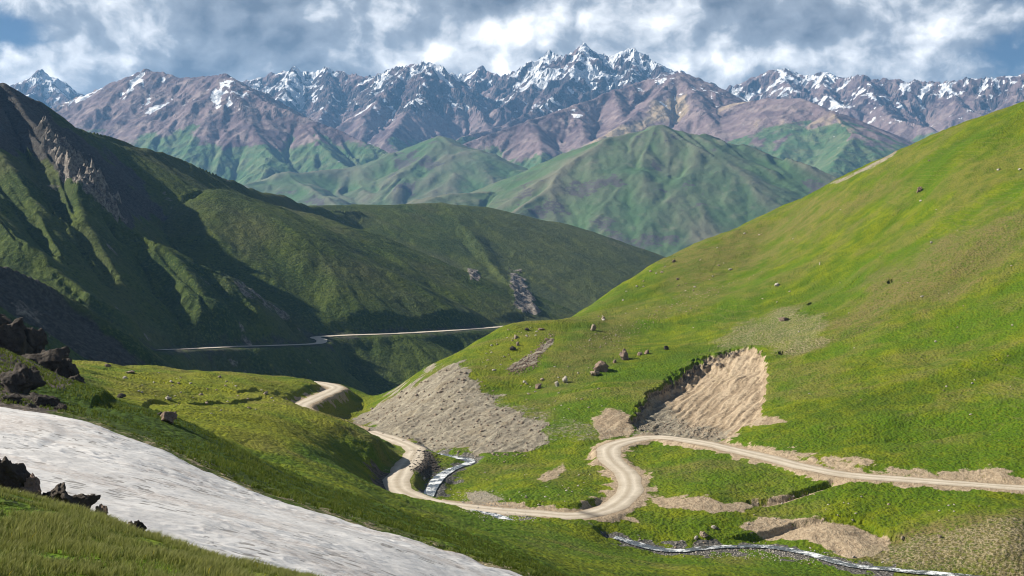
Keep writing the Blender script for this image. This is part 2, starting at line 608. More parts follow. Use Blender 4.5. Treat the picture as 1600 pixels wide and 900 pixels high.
def farhill_material():
    m, g, b = new_mat('far_green_hill')
    p = pos(g)
    rock, dry, dark, lush = attr(g, 'ma')
    n3 = g.noise(p, 0.0030, 5, 0.6)
    n1 = g.noise(p, 0.014, 5, 0.65)
    n0 = g.noise(p, 0.06, 4, 0.65)
    c = g.mix(g.smooth(n3, 0.35, 0.65), (0.062, 0.108, 0.050), (0.108, 0.134, 0.076))
    c = g.mix(g.smooth(n1, 0.50, 0.75), c, (0.140, 0.148, 0.095))
    c = g.mix(g.math('MULTIPLY', lush, 0.7), c, (0.065, 0.135, 0.048))
    c = g.mix(g.math('MULTIPLY', dry, 0.6), c, (0.180, 0.158, 0.118))
    e = g.math('MULTIPLY', g.math('SUBTRACT', n0, 0.5), 1.0)
    c = g.mix(g.smooth(g.math('ADD', rock, e), 0.48, 0.66), c, (0.085, 0.078, 0.076))
    g.link(c, b.inputs['Base Color'])
    h = g.math('ADD', g.math('MULTIPLY', n1, 14.0), g.math('MULTIPLY', n0, 4.0))
    bump(g, b, h, 0.45, 1.0)
    return m


def road_material():
    m, g, b = new_mat('pale_dirt_road')
    p = pos(g)
    across, worn, wet, _ = attr(g, 'ma')
    n1 = g.noise(p, 0.5, 5, 0.6)
    n0 = g.noise(p, 4.0, 4, 0.65)
    c = g.mix(g.smooth(n1, 0.3, 0.7), (0.38, 0.325, 0.25), (0.49, 0.425, 0.335))
    c = g.mix(g.math('MULTIPLY', g.smooth(across, 0.28, 0.0), 0.5), c, (0.34, 0.285, 0.21))
    c = g.mix(g.math('MULTIPLY', g.smooth(across, 0.7, 1.0), 0.6), c, (0.36, 0.30, 0.225))
    c = g.mix(g.math('MULTIPLY', worn, 0.85), c, (0.64, 0.575, 0.475))
    c = g.mix(g.smooth(n0, 0.55, 0.75), c, (0.27, 0.225, 0.165))
    c = g.mix(g.math('MULTIPLY', wet, 0.85), c, (0.10, 0.085, 0.070))
    g.link(c, b.inputs['Base Color'])
    bump(g, b, g.math('ADD', n0, g.math('MULTIPLY', n1, 0.6)), 0.6, 0.12)
    return m


def snow_material():
    m, g, b = new_mat('old_dirty_snow')
    p = pos(g)
    cup, dirt, edge, _ = attr(g, 'ma')
    n1 = g.noise(p, 0.35, 5, 0.6)
    n0 = g.noise(p, 5.0, 5, 0.65)
    c = g.mix(g.smooth(n1, 0.3, 0.7), (0.55, 0.535, 0.52), (0.70, 0.685, 0.665))
    c = g.mix(g.math('MULTIPLY', g.smooth(g.math('ADD', cup, g.math('MULTIPLY', n0, 0.5)), 0.62, 1.05), 0.75), c, (0.16, 0.145, 0.13))
    c = g.mix(g.math('MULTIPLY', dirt, g.smooth(n0, 0.34, 0.62)), c, (0.46, 0.405, 0.365))
    g.link(c, b.inputs['Base Color'])
    b.inputs['Roughness'].default_value = 0.7
    b.inputs['Specular IOR Level'].default_value = 0.3
    bump(g, b, n0, 0.45, 0.06)
    return m


def water_material():
    m, g, b = new_mat('stream_water')
    p = pos(g)
    n1 = g.noise(p, 0.42, 6, 0.68)
    n0 = g.noise(p, 3.0, 5, 0.65)
    foam = g.smooth(g.math('ADD', n1, g.math('MULTIPLY', n0, 0.35)), 0.64, 0.80)
    c = g.mix(foam, (0.050, 0.058, 0.058), (0.74, 0.76, 0.77))
    g.link(c, b.inputs['Base Color'])
    g.link(g.math('MULTIPLY_ADD', foam, 0.6, 0.15), b.inputs['Roughness'])
    b.inputs['Specular IOR Level'].default_value = 0.4
    bump(g, b, g.math('ADD', n1, g.math('MULTIPLY', n0, 0.5)), 0.35, 0.15)
    return m


def rock_material(name, c0, c1, c2, sc=1.0):
    m, g, b = new_mat(name)
    p = pos(g)
    n1 = g.noise(p, 0.9 * sc, 6, 0.65)
    n0 = g.noise(p, 5.0 * sc, 5, 0.65)
    c = g.mix(g.smooth(n1, 0.3, 0.7), c0, c1)
    c = g.mix(g.smooth(n0, 0.52, 0.72), c, c2)
    g.link(c, b.inputs['Base Color'])
    bump(g, b, g.math('ADD', n1, g.math('MULTIPLY', n0, 0.4)), 0.9, 0.25 / sc)
    return m


def grass_material():
    m, g, b = new_mat('grass_blades')
    tint, tip, yellow, _ = attr(g, 'ma')
    c = g.mix(tint, (0.085, 0.125, 0.012), (0.22, 0.24, 0.045))
    c = g.mix(g.math('MULTIPLY', tip, 0.55), c, (0.48, 0.46, 0.20))  # pale tips paint in the light catching the blade ends
    c = g.mix(yellow, c, (0.62, 0.50, 0.03))
    g.link(c, b.inputs['Base Color'])
    b.inputs['Roughness'].default_value = 0.6
    out = [n for n in g.t.nodes if n.type == 'OUTPUT_MATERIAL'][0]
    tr = g.n('ShaderNodeBsdfTranslucent')
    g.link(c, tr.inputs['Color'])
    mx = g.n('ShaderNodeMixShader')
    mx.inputs[0].default_value = 0.45
    g.link(b.outputs[0], mx.inputs[1])
    g.link(tr.outputs[0], mx.inputs[2])
    g.link(mx.outputs[0], out.inputs['Surface'])
    return m


M_GROUND = ground_material()
M_HILL = hill_material()
M_MOUNT = mountain_material()
M_FARHILL = farhill_material()
M_ROAD = road_material()
M_SNOW = snow_material()
M_WATER = water_material()
M_GRASS = grass_material()
M_ROCK_TAN = rock_material('tan_rock', (0.20, 0.155, 0.115), (0.34, 0.275, 0.21), (0.11, 0.085, 0.065))
M_ROCK_RED = rock_material('reddish_rock', (0.15, 0.108, 0.083), (0.26, 0.192, 0.150), (0.08, 0.055, 0.045))
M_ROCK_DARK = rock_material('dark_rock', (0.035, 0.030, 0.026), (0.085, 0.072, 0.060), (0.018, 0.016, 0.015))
M_ROCK_PALE = rock_material('pale_rock', (0.30, 0.265, 0.225), (0.42, 0.385, 0.335), (0.20, 0.17, 0.14))
M_ROCK_CRAG = rock_material('crag_rock', (0.17, 0.15, 0.135), (0.36, 0.32, 0.28), (0.085, 0.075, 0.07), 0.25)
SNOW = [(-340, 560), (-120, 612), (0, 633), (60, 640), (130, 655), (200, 680), (260, 704), (310, 727), (360, 752), (420, 775), (500, 800), (560, 820), (620, 838), (700, 866), (760, 885), (830, 906), (900, 935), (900, 1100), (-340, 1000)]
# ------------------------------------------------------------------ near terrain
ROAD_NEAR = [(1760, 772, 254), (1600, 762, 262), (1500, 755, 267), (1400, 748, 272), (1300, 738, 280), (1200, 715, 300), (1100, 692, 323),
             (1030, 683, 337), (985, 688, 334), (952, 700, 324), (956, 720, 309), (980, 742, 294), (982, 768, 277), (955, 792, 262),
             (905, 805, 253), (840, 802, 254), (770, 796, 257), (700, 788, 263), (650, 777, 271), (622, 760, 283),
             (626, 738, 300), (645, 715, 323), (648, 702, 336), (630, 692, 352), (605, 683, 368), (570, 672, 385), (520, 656, 396),
             (470, 637, 408), (487, 624, 428), (515, 612, 455), (525, 605, 474), (505, 599, 492), (480, 596, 508)]
STREAM_A = [(640, 702, 350), (690, 710, 335), (735, 719, 326), (705, 733, 313), (685, 747, 302), (676, 762, 291), (668, 780, 279)]
STREAM_B = [(728, 797, 256), (770, 806, 250), (805, 820, 243)]
STREAM_C = [(960, 838, 244), (1040, 858, 240), (1120, 854, 242), (1200, 853, 243), (1270, 866, 236), (1330, 882, 229), (1400, 889, 226), (1500, 898, 222), (1620, 910, 218)]

CP = [
    # own slope in the foreground
    (-300, 780, 6), (0, 1010, 6), (300, 1060, 6), (700, 1250, 6), (1200, 1400, 6), (1900, 1700, 6),
    (-300, 700, 13), (0, 768, 13.5), (130, 802, 13.2), (270, 850, 13), (400, 884, 12.6), (500, 905, 12.5), (700, 1010, 12), (1200, 1300, 12),
    (0, 880, 9.4), (250, 925, 9), (500, 975, 9), (800, 1150, 9),
    (-300, 760, 20), (0, 815, 20), (200, 875, 20), (400, 945, 20), (600, 1030, 20), (900, 1200, 20), (1300, 1450, 20), (1800, 1650, 20),
    (-300, 700, 40), (0, 760, 40), (200, 808, 40), (400, 868, 38), (600, 930, 38), (900, 1080, 38), (1300, 1350, 40), (1800, 1550, 40),
    (0, 692, 60), (200, 737, 58), (400, 810, 55), (600, 875, 50), (800, 960, 48),
    (-300, 560, 95), (0, 636, 92), (100, 650, 90), (200, 680, 86), (300, 720, 82), (400, 765, 77), (500, 797, 73), (600, 832, 69), (700, 865, 66),
    (820, 903, 62), (1000, 990, 60),
    (-300, 440, 135), (0, 543, 130), (120, 598, 128), (200, 626, 124), (280, 661, 120), (345, 698, 116), (430, 742, 114),
    (480, 765, 122), (560, 787, 130), (620, 806, 132), (700, 838, 122), (800, 874, 112), (900, 910, 105),
    (100, 618, 112), (250, 678, 104), (400, 742, 95), (550, 800, 95),
    (1300, 1200, 100), (1600, 1300, 80), (1000, 1020, 100), (1800, 1300, 100),
    # beyond the crest, valley bench
    (-300, 520, 190), (0, 602, 180), (120, 642, 180), (200, 662, 180), (280, 684, 180), (345, 706, 180), (430, 733, 180), (500, 748, 180),
    (-300, 520, 300), (0, 568, 250), (130, 592, 300), (130, 574, 380), (200, 640, 215), (200, 616, 280), (200, 584, 360),
    (300, 652, 225), (300, 624, 300), (300, 592, 400), (300, 580, 470), (450, 684, 230), (450, 651, 290), (440, 630, 345), (420, 612, 400),
    (420, 592, 455), (200, 572, 430), (0, 560, 400),
    (-300, 590, 520), (0, 610, 520), (130, 600, 540), (220, 600, 560), (300, 625, 600), (450, 640, 600), (560, 650, 600),
    # knoll over the road bend
    (512, 702, 272), (540, 720, 276), (565, 737, 280), (590, 755, 283), (520, 657, 315), (560, 672, 330), (500, 700, 240), (560, 748, 250),
    (600, 772, 262), (500, 722, 215), (590, 692, 312), (605, 700, 330), (470, 680, 262), (600, 785, 245),
    (560, 640, 450), (580, 648, 428), (590, 620, 490), (555, 607, 500), (565, 668, 404),
    # scree foot, spur and its skyline
    (740, 719, 328), (850, 716, 325), (850, 690, 340), (650, 640, 402), (700, 600, 424), (740, 576, 440), (600, 627, 445), (680, 670, 368), (780, 660, 362), (800, 690, 342),
    (600, 616, 480), (640, 594, 485), (700, 558, 492), (750, 529, 500), (800, 506, 512), (850, 503, 535), (900, 494, 575), (960, 455, 610), (1020, 415, 640),
    (1100, 378, 660), (1200, 335, 670), (1300, 285, 650), (1400, 240, 620), (1500, 198, 585), (1600, 165, 560), (1800, 70, 540), (1950, 10, 530),
    (600, 690, 560), (700, 640, 600), (800, 590, 640), (900, 560, 720), (1020, 500, 790), (1200, 420, 830), (1400, 330, 780), (1600, 270, 720), (1800, 180, 700),
    (500, 700, 760), (800, 640, 800), (300, 660, 760), (1100, 540, 900), (1500, 380, 900), (1900, 260, 900), (0, 640, 700), (-300, 640, 700),
    # face of the big hill
    (800, 600, 420), (800, 555, 458), (900, 600, 405), (900, 545, 465), (1000, 600, 400), (1000, 520, 490), (1000, 455, 588), (1000, 650, 358), (900, 650, 362), (900, 690, 335),
    (1100, 620, 380), (1100, 520, 465), (1100, 450, 560), (1200, 640, 350), (1200, 540, 425), (1200, 440, 535), (1200, 375, 625),
    (1300, 690, 305), (1300, 600, 360), (1300, 480, 450), (1300, 370, 550),
    (1400, 720, 285), (1400, 640, 325), (1400, 540, 380), (1400, 440, 445), (1400, 340, 520),
    (1600, 738, 270), (1600, 640, 305), (1600, 540, 345), (1600, 440, 395), (1600, 340, 440), (1600, 240, 500),
    (1800, 560, 300), (1800, 760, 240), (1800, 300, 410), (1950, 500, 300),
    # meadow and stream flat
    (1100, 742, 287), (1100, 790, 262), (1100, 828, 250), (1300, 800, 255), (1300, 832, 246), (1500, 800, 245), (1500, 852, 232), (1600, 800, 240), (1600, 880, 222),
    (1000, 888, 195), (1100, 892, 205), (1200, 892, 214), (1300, 922, 205), (1500, 980, 190), (1800, 1000, 180), (900, 872, 190), (800, 842, 190), (700, 815, 190),
    (620, 790, 190), (560, 762, 190), (700, 800, 238), (620, 782, 242), (800, 818, 238), (900, 832, 236), (830, 762, 276), (830, 740, 295), (900, 740, 294), (780, 780, 266),
]
for r in (ROAD_NEAR[:24], ROAD_NEAR[27:]):
    CP += [q for q in r]
CP += [(a, b + 1.5, c) for a, b, c in STREAM_A + STREAM_C]
cp = np.array(CP, float)


def uv(px, d):
    return (px - 800) / 330.0, np.log(d) * 2.6


cu, cv = uv(cp[:, 0], cp[:, 2])


def tps_k(r2):
    return 0.5 * r2 * np.log(r2 + 1e-12)


def tps_fit(val, lam=0.0008):
    n = len(val)
    K = tps_k((cu[:, None] - cu) ** 2 + (cv[:, None] - cv) ** 2) + np.eye(n) * lam
    P = np.stack([np.ones(n), cu, cv], 1)
    A = np.block([[K, P], [P.T, np.zeros((3, 3))]])
    return np.linalg.solve(A, np.concatenate([val, np.zeros(3)]))


wts = tps_fit(cp[:, 1])


def near_row(px, d):
    sh = px.shape
    u, v = uv(px.ravel(), d.ravel())
    out = np.empty(len(u))
    for s in range(0, len(u), 20000):
        e = s + 20000
        r2 = (u[s:e, None] - cu) ** 2 + (v[s:e, None] - cv) ** 2
        out[s:e] = tps_k(r2) @ wts[:-3] + wts[-3] + wts[-2] * u[s:e] + wts[-1] * v[s:e]
    return out.reshape(sh)


def spaced(*seg):
    r = []
    for a, b, n in seg:
        r.append(np.geomspace(a, b, n, endpoint=False))
    r.append([seg[-1][1]])
    return np.concatenate(r)


near = Grid(np.concatenate([np.arange(-340, -20, 10), np.arange(-20, 1620, 2.1), np.arange(1620, 1960, 10)]),
            spaced((5, 22, 50), (22, 135, 130), (135, 230, 80), (230, 470, 300), (470, 700, 130), (700, 960, 16)))
G = near
coarse = Grid(np.arange(-340, 1970, 6.0), spaced((5, 960, 420)))
coarse.Z = (HOR - near_row(coarse.PX, coarse.D)) / F * coarse.D


def cubic_sample(C, px, d):
    """smooth (Catmull-Rom) lookup in the coarse height grid"""
    c = np.clip(np.interp(px, C.pxs, np.arange(len(C.pxs))), 1, len(C.pxs) - 2.001)
    r = np.clip(np.interp(np.log(d), np.log(C.ds), np.arange(len(C.ds))), 1, len(C.ds) - 2.001)
    i, j = c.astype(int), r.astype(int)
    t, s = c - i, r - j

    def wt(t):
        return (-0.5 * t + t * t - 0.5 * t ** 3, 1 - 2.5 * t * t + 1.5 * t ** 3, 0.5 * t + 2 * t * t - 1.5 * t ** 3, -0.5 * t * t + 0.5 * t ** 3)
    wx, wy = wt(t), wt(s)
    R = C.Z / C.D
    out = 0
    for a in range(4):
        row = 0
        for bq in range(4):
            row = row + R[j - 1 + a, np.minimum(i - 1 + bq, R.shape[1] - 1)] * wx[bq]
        out = out + row * wy[a]
    return out * d


G.Z = cubic_sample(coarse, G.PX, G.D)
BASE_PY = G.PY()          # row before the fine relief: used to lay out ground cover

# natural roughness, growing with distance
rough = np.clip(G.D / 300.0, 0.03, 1.0)
G.Z += fbm(G.X, G.Y, 45, 4, s=3) * 1.3 * rough * (1 + 0.9 * smooth(500, 350, G.PX) * (G.D > 170))
G.Z += fbm(G.X, G.Y, 9, 5, s=9) * 0.32 * np.clip(G.D / 150, 0.15, 1)
G.Z += fbm(G.X, G.Y, 1.6, 3, s=21) * np.where(G.D < 30, 0.05, 0.13)

# shallow ribs running down the big hill
hill_w = in_poly(G.PX, BASE_PY, [(560, 640), (800, 470), (1000, 380), (1600, 60), (2200, 0), (2200, 740), (1600, 735), (1300, 715), (1150, 680), (1000, 640), (860, 690)])
hill_m = smooth(-10, 60, hill_w) * (G.D > 300)
e = 6.0
gx = (near.height(G.X + e, G.Y) - near.height(G.X - e, G.Y)) / (2 * e)
gy = (near.height(G.X, np.clip(G.Y + e, 5, 959)) - near.height(G.X, np.clip(G.Y - e, 5, 959))) / (2 * e)
rib = np.zeros_like(G.X)
hm = hill_m > 0.01
ax, ay = gx[hm].mean(), gy[hm].mean()
ln = math.hypot(ax, ay)
ax, ay = ax / ln, ay / ln
u_, v_ = G.X[hm] * ay - G.Y[hm] * ax, G.X[hm] * ax + G.Y[hm] * ay
u_ = u_ + fbm(G.X[hm], G.Y[hm], 70, 3, s=6) * 14
rib[hm] = fbm(u_, v_ * 0.16, 26, 5, s=5, gain=0.58)
G.Z[hm] += fbm(u_, v_ * 0.3, 90, 2, s=7) * 3.0 * hill_m[hm]
G.Z += rib * 0.9 * hill_m

# the scree face is ribbed more sharply
SCREE = [(552, 660), (590, 632), (640, 600), (690, 572), (728, 572), (748, 592), (770, 612), (800, 640), (856, 652), (850, 690), (822, 716), (770, 722), (720, 712), (668, 700), (620, 688)]
scree_s = in_poly(G.PX, BASE_PY, SCREE) + fbm(G.X * 0.894 - G.Y * 0.447, (G.X * 0.447 + G.Y * 0.894) * 0.25, 8, 5, s=31, gain=0.6) * 15
scree_m = smooth(-3, 5, scree_s) * (G.D > 330) * (G.D < 520)
st_w = (in_poly(G.PX, BASE_PY, [(540, 670), (720, 550), (900, 620), (1180, 520), (1230, 560), (1200, 700), (1000, 700), (840, 740), (600, 700)]) > 0) & (G.D > 320) & (G.D < 520)
sx, sy = G.X[st_w], G.Y[st_w]
# fall lines: noise drawn out along the mean downhill direction of each bare face
sg = np.zeros_like(sx)
for face, sd_ in ((G.PX[st_w] < 920, 15), (G.PX[st_w] >= 920, 16)):
    ax, ay = gx[st_w][face].mean(), gy[st_w][face].mean()
    ax, ay = 0.447, 0.894
    u_, v_ = sx[face] * ay - sy[face] * ax, sx[face] * ax + sy[face] * ay
    u_ = u_ + fbm(sx[face], sy[face], 14, 3, s=sd_) * 1.2
    sg[face] = fbm(u_, v_ * 0.09, 2.2, 4, s=sd_, gain=0.62)
streak = np.full(G.X.shape, 0.5)
streak[st_w] = np.clip(0.5 + sg * 0.7, 0, 1)
scree_rel = np.zeros_like(G.X)
scree_rel[st_w] = sg * 0.22 + ridged(sx, sy, 6, 4, s=44) * 0.14 - 0.1
G.Z += scree_rel * scree_m

# landslide scar: a bowl cut into the slope with a raw upper lip
SCAR = [(984, 662), (992, 640), (1020, 612), (1050, 586), (1090, 562), (1130, 546), (1168, 537), (1192, 548), (1204, 580), (1196, 625), (1190, 650), (1160, 672), (1128, 690), (1070, 684), (1020, 678)]
scar_s = in_poly(G.PX, BASE_PY, SCAR) + fbm(G.X, G.Y, 7, 5, s=33, gain=0.65) * 8
near_scar = (G.D > 325) * (G.D < 470)
scar_m = smooth(-1.0, 2.5, scar_s) * near_scar
lip = np.clip((690 - BASE_PY) / 120.0, 0, 1)
west = np.clip((1175 - G.PX) / 120.0, 0.18, 1)
G.Z -= scar_m * lip ** 0.7 * (2.2 + 3.2 * west) * (0.45 + 0.55 * smooth(0, 12, scar_s))
G.Z += scar_m * (streak - 0.5) * 0.6

# cut banks: the ground steps down along these lines
def bank(line, drop, width, side):
    global G
    pts = [near.hit(a, b) for a, b in line]
    pts = [p for p in pts if p is not None]
    d, zz, sd_ = poly_dist(G.X, G.Y, pts)
    s = d * sd_ * side
    t = np.clip(1 - np.abs(s) / width, 0, 1)
    endf = 1.0
    f = np.where(s > 0, smooth(width, 0, s) * drop, 0) * (s < width)
    G.Z -= f * smooth(0, 0.7, s)
    return s


bank([(1180, 832), (1240, 815), (1300, 804), (1350, 808), (1392, 832)], 1.3, 9, 1)
bank([(1188, 780), (1220, 775), (1260, 762), (1310, 746)], 1.6, 5, 1)
bank([(150, 618), (230, 625), (330, 626), (400, 622)], 0.7, 8, 1)
bank([(230, 590), (300, 600), (370, 612), (430, 612)], 0.6, 7, 1)

# roads and streams
road_pts = catmull([W(*q) for q in ROAD_NEAR], 2.5)
dist, rz, rside = poly_dist(G.X, G.Y, road_pts)
wo = 6.0 + 2.5 * fbm(G.X, G.Y, 12, 3, s=51) + 1.5 * smooth(700, 650, G.PX)
wi = 3.3
bl = smooth(0, 1, (wo - dist) / (wo - wi))
bl = np.where((G.D > 225) & (G.D < 540), bl, 0)
G.Z = G.Z * (1 - bl) + (rz - 0.10) * bl
ROAD_D = dist


def carve(line, w, depth):
    pts = catmull([W(*q) for q in line], 2.0)
    d, zz, _ = poly_dist(G.X, G.Y, pts)
    f = smooth(w * 2.4, w * 0.8, d) * (ROAD_D > 4.2)
    G.Z[:] = G.Z * (1 - f) + (zz - depth) * f
    return pts, d


sa_pts, sa_d = carve(STREAM_A, 1.7, 0.35)
sb_pts, sb_d = carve(STREAM_B, 2.2, 0.35)
sc_pts, sc_d = carve(STREAM_C, 1.9, 0.35)

# ---- ground cover masks
PY = BASE_PY
PX = G.PX
nz = fbm(G.X, G.Y, 16, 4, s=61)
nz2 = fbm(G.X, G.Y, 5, 3, s=62)
far_side = G.D > 200


def area(poly, soft=6, wob=10, dmin=200, dmax=720):
    s = in_poly(PX, PY, poly) + nz * wob + nz2 * wob * 0.5
    return smooth(-soft, soft, s) * (G.D > dmin) * (G.D < dmax)


scree = np.maximum(scree_m, 0)
scree = np.maximum(scree, area([(700, 600), (760, 600), (860, 650), (990, 670), (860, 700), (760, 660)], 14, 16) * 0.44)
scree = np.maximum(scree, area([(790, 578), (830, 552), (862, 522), (866, 530), (842, 558), (838, 575), (800, 582)], 3, 3) * 0.9)
scree = np.maximum(scree, scar_m * smooth(1120, 1040, PX + (650 - PY)) * 0.8)
scree = np.maximum(scree, area([(1290, 292), (1330, 275), (1400, 238), (1402, 246), (1330, 288)], 4, 3) * 0.8)
scree = np.maximum(scree, area([(722, 760), (760, 765), (790, 785), (740, 790)], 4, 4) * 0.8)
scree = np.maximum(scree, area([(1020, 648), (1150, 660), (1130, 694), (1050, 690), (985, 676)], 5, 5) * 0.6)
soil = scar_m * 0.95
soil = np.maximum(soil, area([(925, 655), (950, 640), (985, 648), (990, 672), (940, 682)], 5, 6) * 0.9)
soil = np.maximum(soil, area([(1160, 690), (1240, 700), (1330, 718), (1600, 742), (1700, 750), (1700, 766), (1600, 758), (1400, 742), (1260, 718), (1190, 706)], 6, 13) * 0.75)
soil = np.maximum(soil, area([(1130, 826), (1240, 812), (1310, 802), (1345, 808), (1390, 830), (1385, 850), (1330, 870), (1270, 845), (1200, 840)], 5, 9) * 0.95)
soil = np.maximum(soil, area([(1010, 772), (1060, 775), (1110, 765), (1130, 790), (1180, 780), (1160, 802), (1110, 812), (1040, 800)], 5, 10) * 0.85)
soil = np.maximum(soil, area([(1190, 782), (1240, 770), (1310, 746), (1312, 750), (1260, 775), (1200, 788)], 2, 3) * 0.8)
soil = np.maximum(soil, area([(920, 800), (990, 815), (1000, 822), (940, 812)], 2, 2) * 0.9)
soil = np.maximum(soil, area([(1150, 650), (1215, 658), (1228, 665), (1170, 668)], 3, 4) * 0.8)
soil = np.maximum(soil, area([(840, 742), (880, 722), (890, 730), (850, 748)], 3, 3) * 0.7)
verge = smooth(6.2, 4.0, ROAD_D + nz2 * 2.5) * (G.D > 225)
soil = np.maximum(soil, verge * 0.9 * np.where((PX < 690) & (PY > 690), 0.35, 1))
dry = smooth(-0.1, 0.6, nz * 0.6 + rib * 0.8 + 0.35 * fbm(G.X, G.Y, 70, 3, s=71)) * 0.5 * far_side
dry = np.maximum(dry, area([(1020, 400), (1220, 330), (1420, 280), (1300, 360), (1060, 470)], 30, 30) * 0.75)
dry = np.maximum(dry, area([(1380, 420), (1560, 330), (1640, 340), (1520, 460), (1340, 520), (1240, 560)], 30, 30) * 0.85)
dry = np.maximum(dry, area([(860, 560), (960, 480), (1010, 480), (960, 560), (840, 620)], 20, 20) * 0.6)
dry = np.maximum(dry, area([(1300, 860), (1450, 810), (1700, 780), (1700, 900), (1400, 890)], 15, 15) * 0.95)
terr = 0.8 * area([(1098, 545), (1150, 500), (1220, 478), (1290, 482), (1296, 540), (1240, 555), (1180, 540)], 10, 10)
terr = np.maximum(terr, area([(1340, 855), (1450, 830), (1620, 800), (1700, 810), (1700, 900), (1400, 885)], 10, 10) * 0.8)
lush = np.clip(1 - dry * 1.4, 0, 1) * smooth(-0.3, 0.4, fbm(G.X, G.Y, 40, 3, s=81))
lush = np.maximum(lush, area([(1180, 500), (1300, 430), (1620, 330), (1620, 370), (1400, 440), (1150, 520)], 20, 12) * 0.9)
yel = area([(120, 572), (330, 575), (590, 620), (560, 660), (480, 700), (330, 690), (200, 640)], 15, 14, 150, 520) * (0.85 + 0.5 * nz)  # yellow-green meadow, its colour brightened to stand in for sunlight
yel = np.maximum(yel, area([(620, 690), (800, 500), (900, 490), (860, 560), (700, 620)], 20, 15) * 0.5)
rock = np.zeros_like(dry)
rock = np.maximum(rock, scar_m * smooth(9, 2, scar_s) * (PX < 1165) * (lip > 0.3) * 0.7)  # scar lip darkened to paint in the shade on its cliff
rock = np.maximum(rock, area([(640, 700), (672, 705), (690, 735), (660, 745), (640, 735)], 5, 5) * 0.8)
rock = np.maximum(rock, area([(-340, 470), (0, 540), (118, 596), (95, 612), (40, 592), (0, 588), (-340, 560)], 5, 7, 85, 175) * 0.9)
rock = np.maximum(rock, area([(-340, 560), (0, 602), (60, 622), (98, 644), (60, 650), (-340, 620)], 4, 6, 80, 150) * 0.9)
snow_rim = smooth(13, 3, np.abs(in_poly(PX, PY, SNOW) + nz2 * 5)) * (G.D < 125)
dry = np.maximum(dry, snow_rim * 0.8)
soil = np.maximum(soil, snow_rim * 0.42)
bank_rock_shade = smooth(9, 5, ROAD_D + nz2 * 2) * (PX < 640) * (PY > 655) * (PY < 775) * (G.D > 225) * (G.D < 300)
rock = np.maximum(rock, bank_rock_shade * 0.75)  # dark rocks of the bank, with its shade mixed into the colour
wet = np.maximum(np.maximum(smooth(4.0, 1.6, sa_d + nz2 * 3), smooth(5.0, 2.0, sb_d + nz2 * 4)), smooth(5.0, 1.5, sc_d + nz2 * 5) * (PX < 1400)) * 0.9
ma = np.stack([scree, soil, dry, lush], -1)
shade_band = (G.D > 60) * smooth(146, 132, G.D + nz2 * 8) * smooth(760, 560, PX) * 1.0  # paints the shade of the gully slope into its grass colour
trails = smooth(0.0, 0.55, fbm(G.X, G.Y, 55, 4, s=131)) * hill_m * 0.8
mc = np.stack([streak, np.maximum(np.clip(-rib * 0.65, 0, 0.8) * hill_m, shade_band), trails, 0 * streak + 1], -1)
mb = np.stack([terr, rock, wet, np.clip(yel, 0, 1)], -1)

# which piece of the setting each point belongs to
pid = np.zeros(G.X.shape, int)                      # valley meadow
pid[(G.D < 26)] = 1                                 # foreground slope
pid[(G.D >= 26) & (G.D < 150) & (PX < 1000)] = 2    # grass slope beyond the snow
hill_id = (hill_w > -4) & (G.D > 270)
pid[hill_id] = 3
pid[(G.D > 600) & (PX < 780)] = 0
pid[(scar_s > 0) & (near_scar > 0)] = 4
pid[(scree_s > 0) & (G.D > 330) & (G.D < 520)] = 5
keep = (G.PY() < 1120) & ~((G.D > 640) & (PX < 560))
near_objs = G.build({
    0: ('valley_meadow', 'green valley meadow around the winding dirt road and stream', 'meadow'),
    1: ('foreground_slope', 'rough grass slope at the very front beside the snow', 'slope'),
    2: ('gully_slope', 'grass slope, shade painted into its green, just beyond the dirty snowfield', 'slope'),
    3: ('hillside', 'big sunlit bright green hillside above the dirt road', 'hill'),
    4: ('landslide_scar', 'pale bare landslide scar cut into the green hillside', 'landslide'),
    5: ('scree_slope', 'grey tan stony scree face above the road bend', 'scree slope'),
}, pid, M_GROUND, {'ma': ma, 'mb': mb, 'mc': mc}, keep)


def ribbon(name, pts, width, lift, mat, label, cat, ncross=7, wob=0.0, attrf=None, seed=0):
    pts = np.asarray(pts)
    t = np.gradient(pts[:, :2], axis=0)
    t /= np.linalg.norm(t, axis=1, keepdims=True) + 1e-9
    nrm = np.stack([t[:, 1], -t[:, 0]], 1)
    s = np.concatenate([[0], np.cumsum(np.linalg.norm(np.diff(pts, axis=0), axis=1))])
    u = np.linspace(-1, 1, ncross)
    wl = width / 2 * (1 + wob * fbm(s, s * 0 + seed * 3.7, 9, 3, s=seed))
    wr = width / 2 * (1 + wob * fbm(s, s * 0 + seed * 9.1 + 50, 9, 3, s=seed + 1))
    w = np.where(u[None, :] < 0, wl[:, None], wr[:, None])
    x = pts[:, 0, None] + nrm[:, 0, None] * u[None] * w
    y = pts[:, 1, None] + nrm[:, 1, None] * u[None] * w
    return pts, s, u, x, y


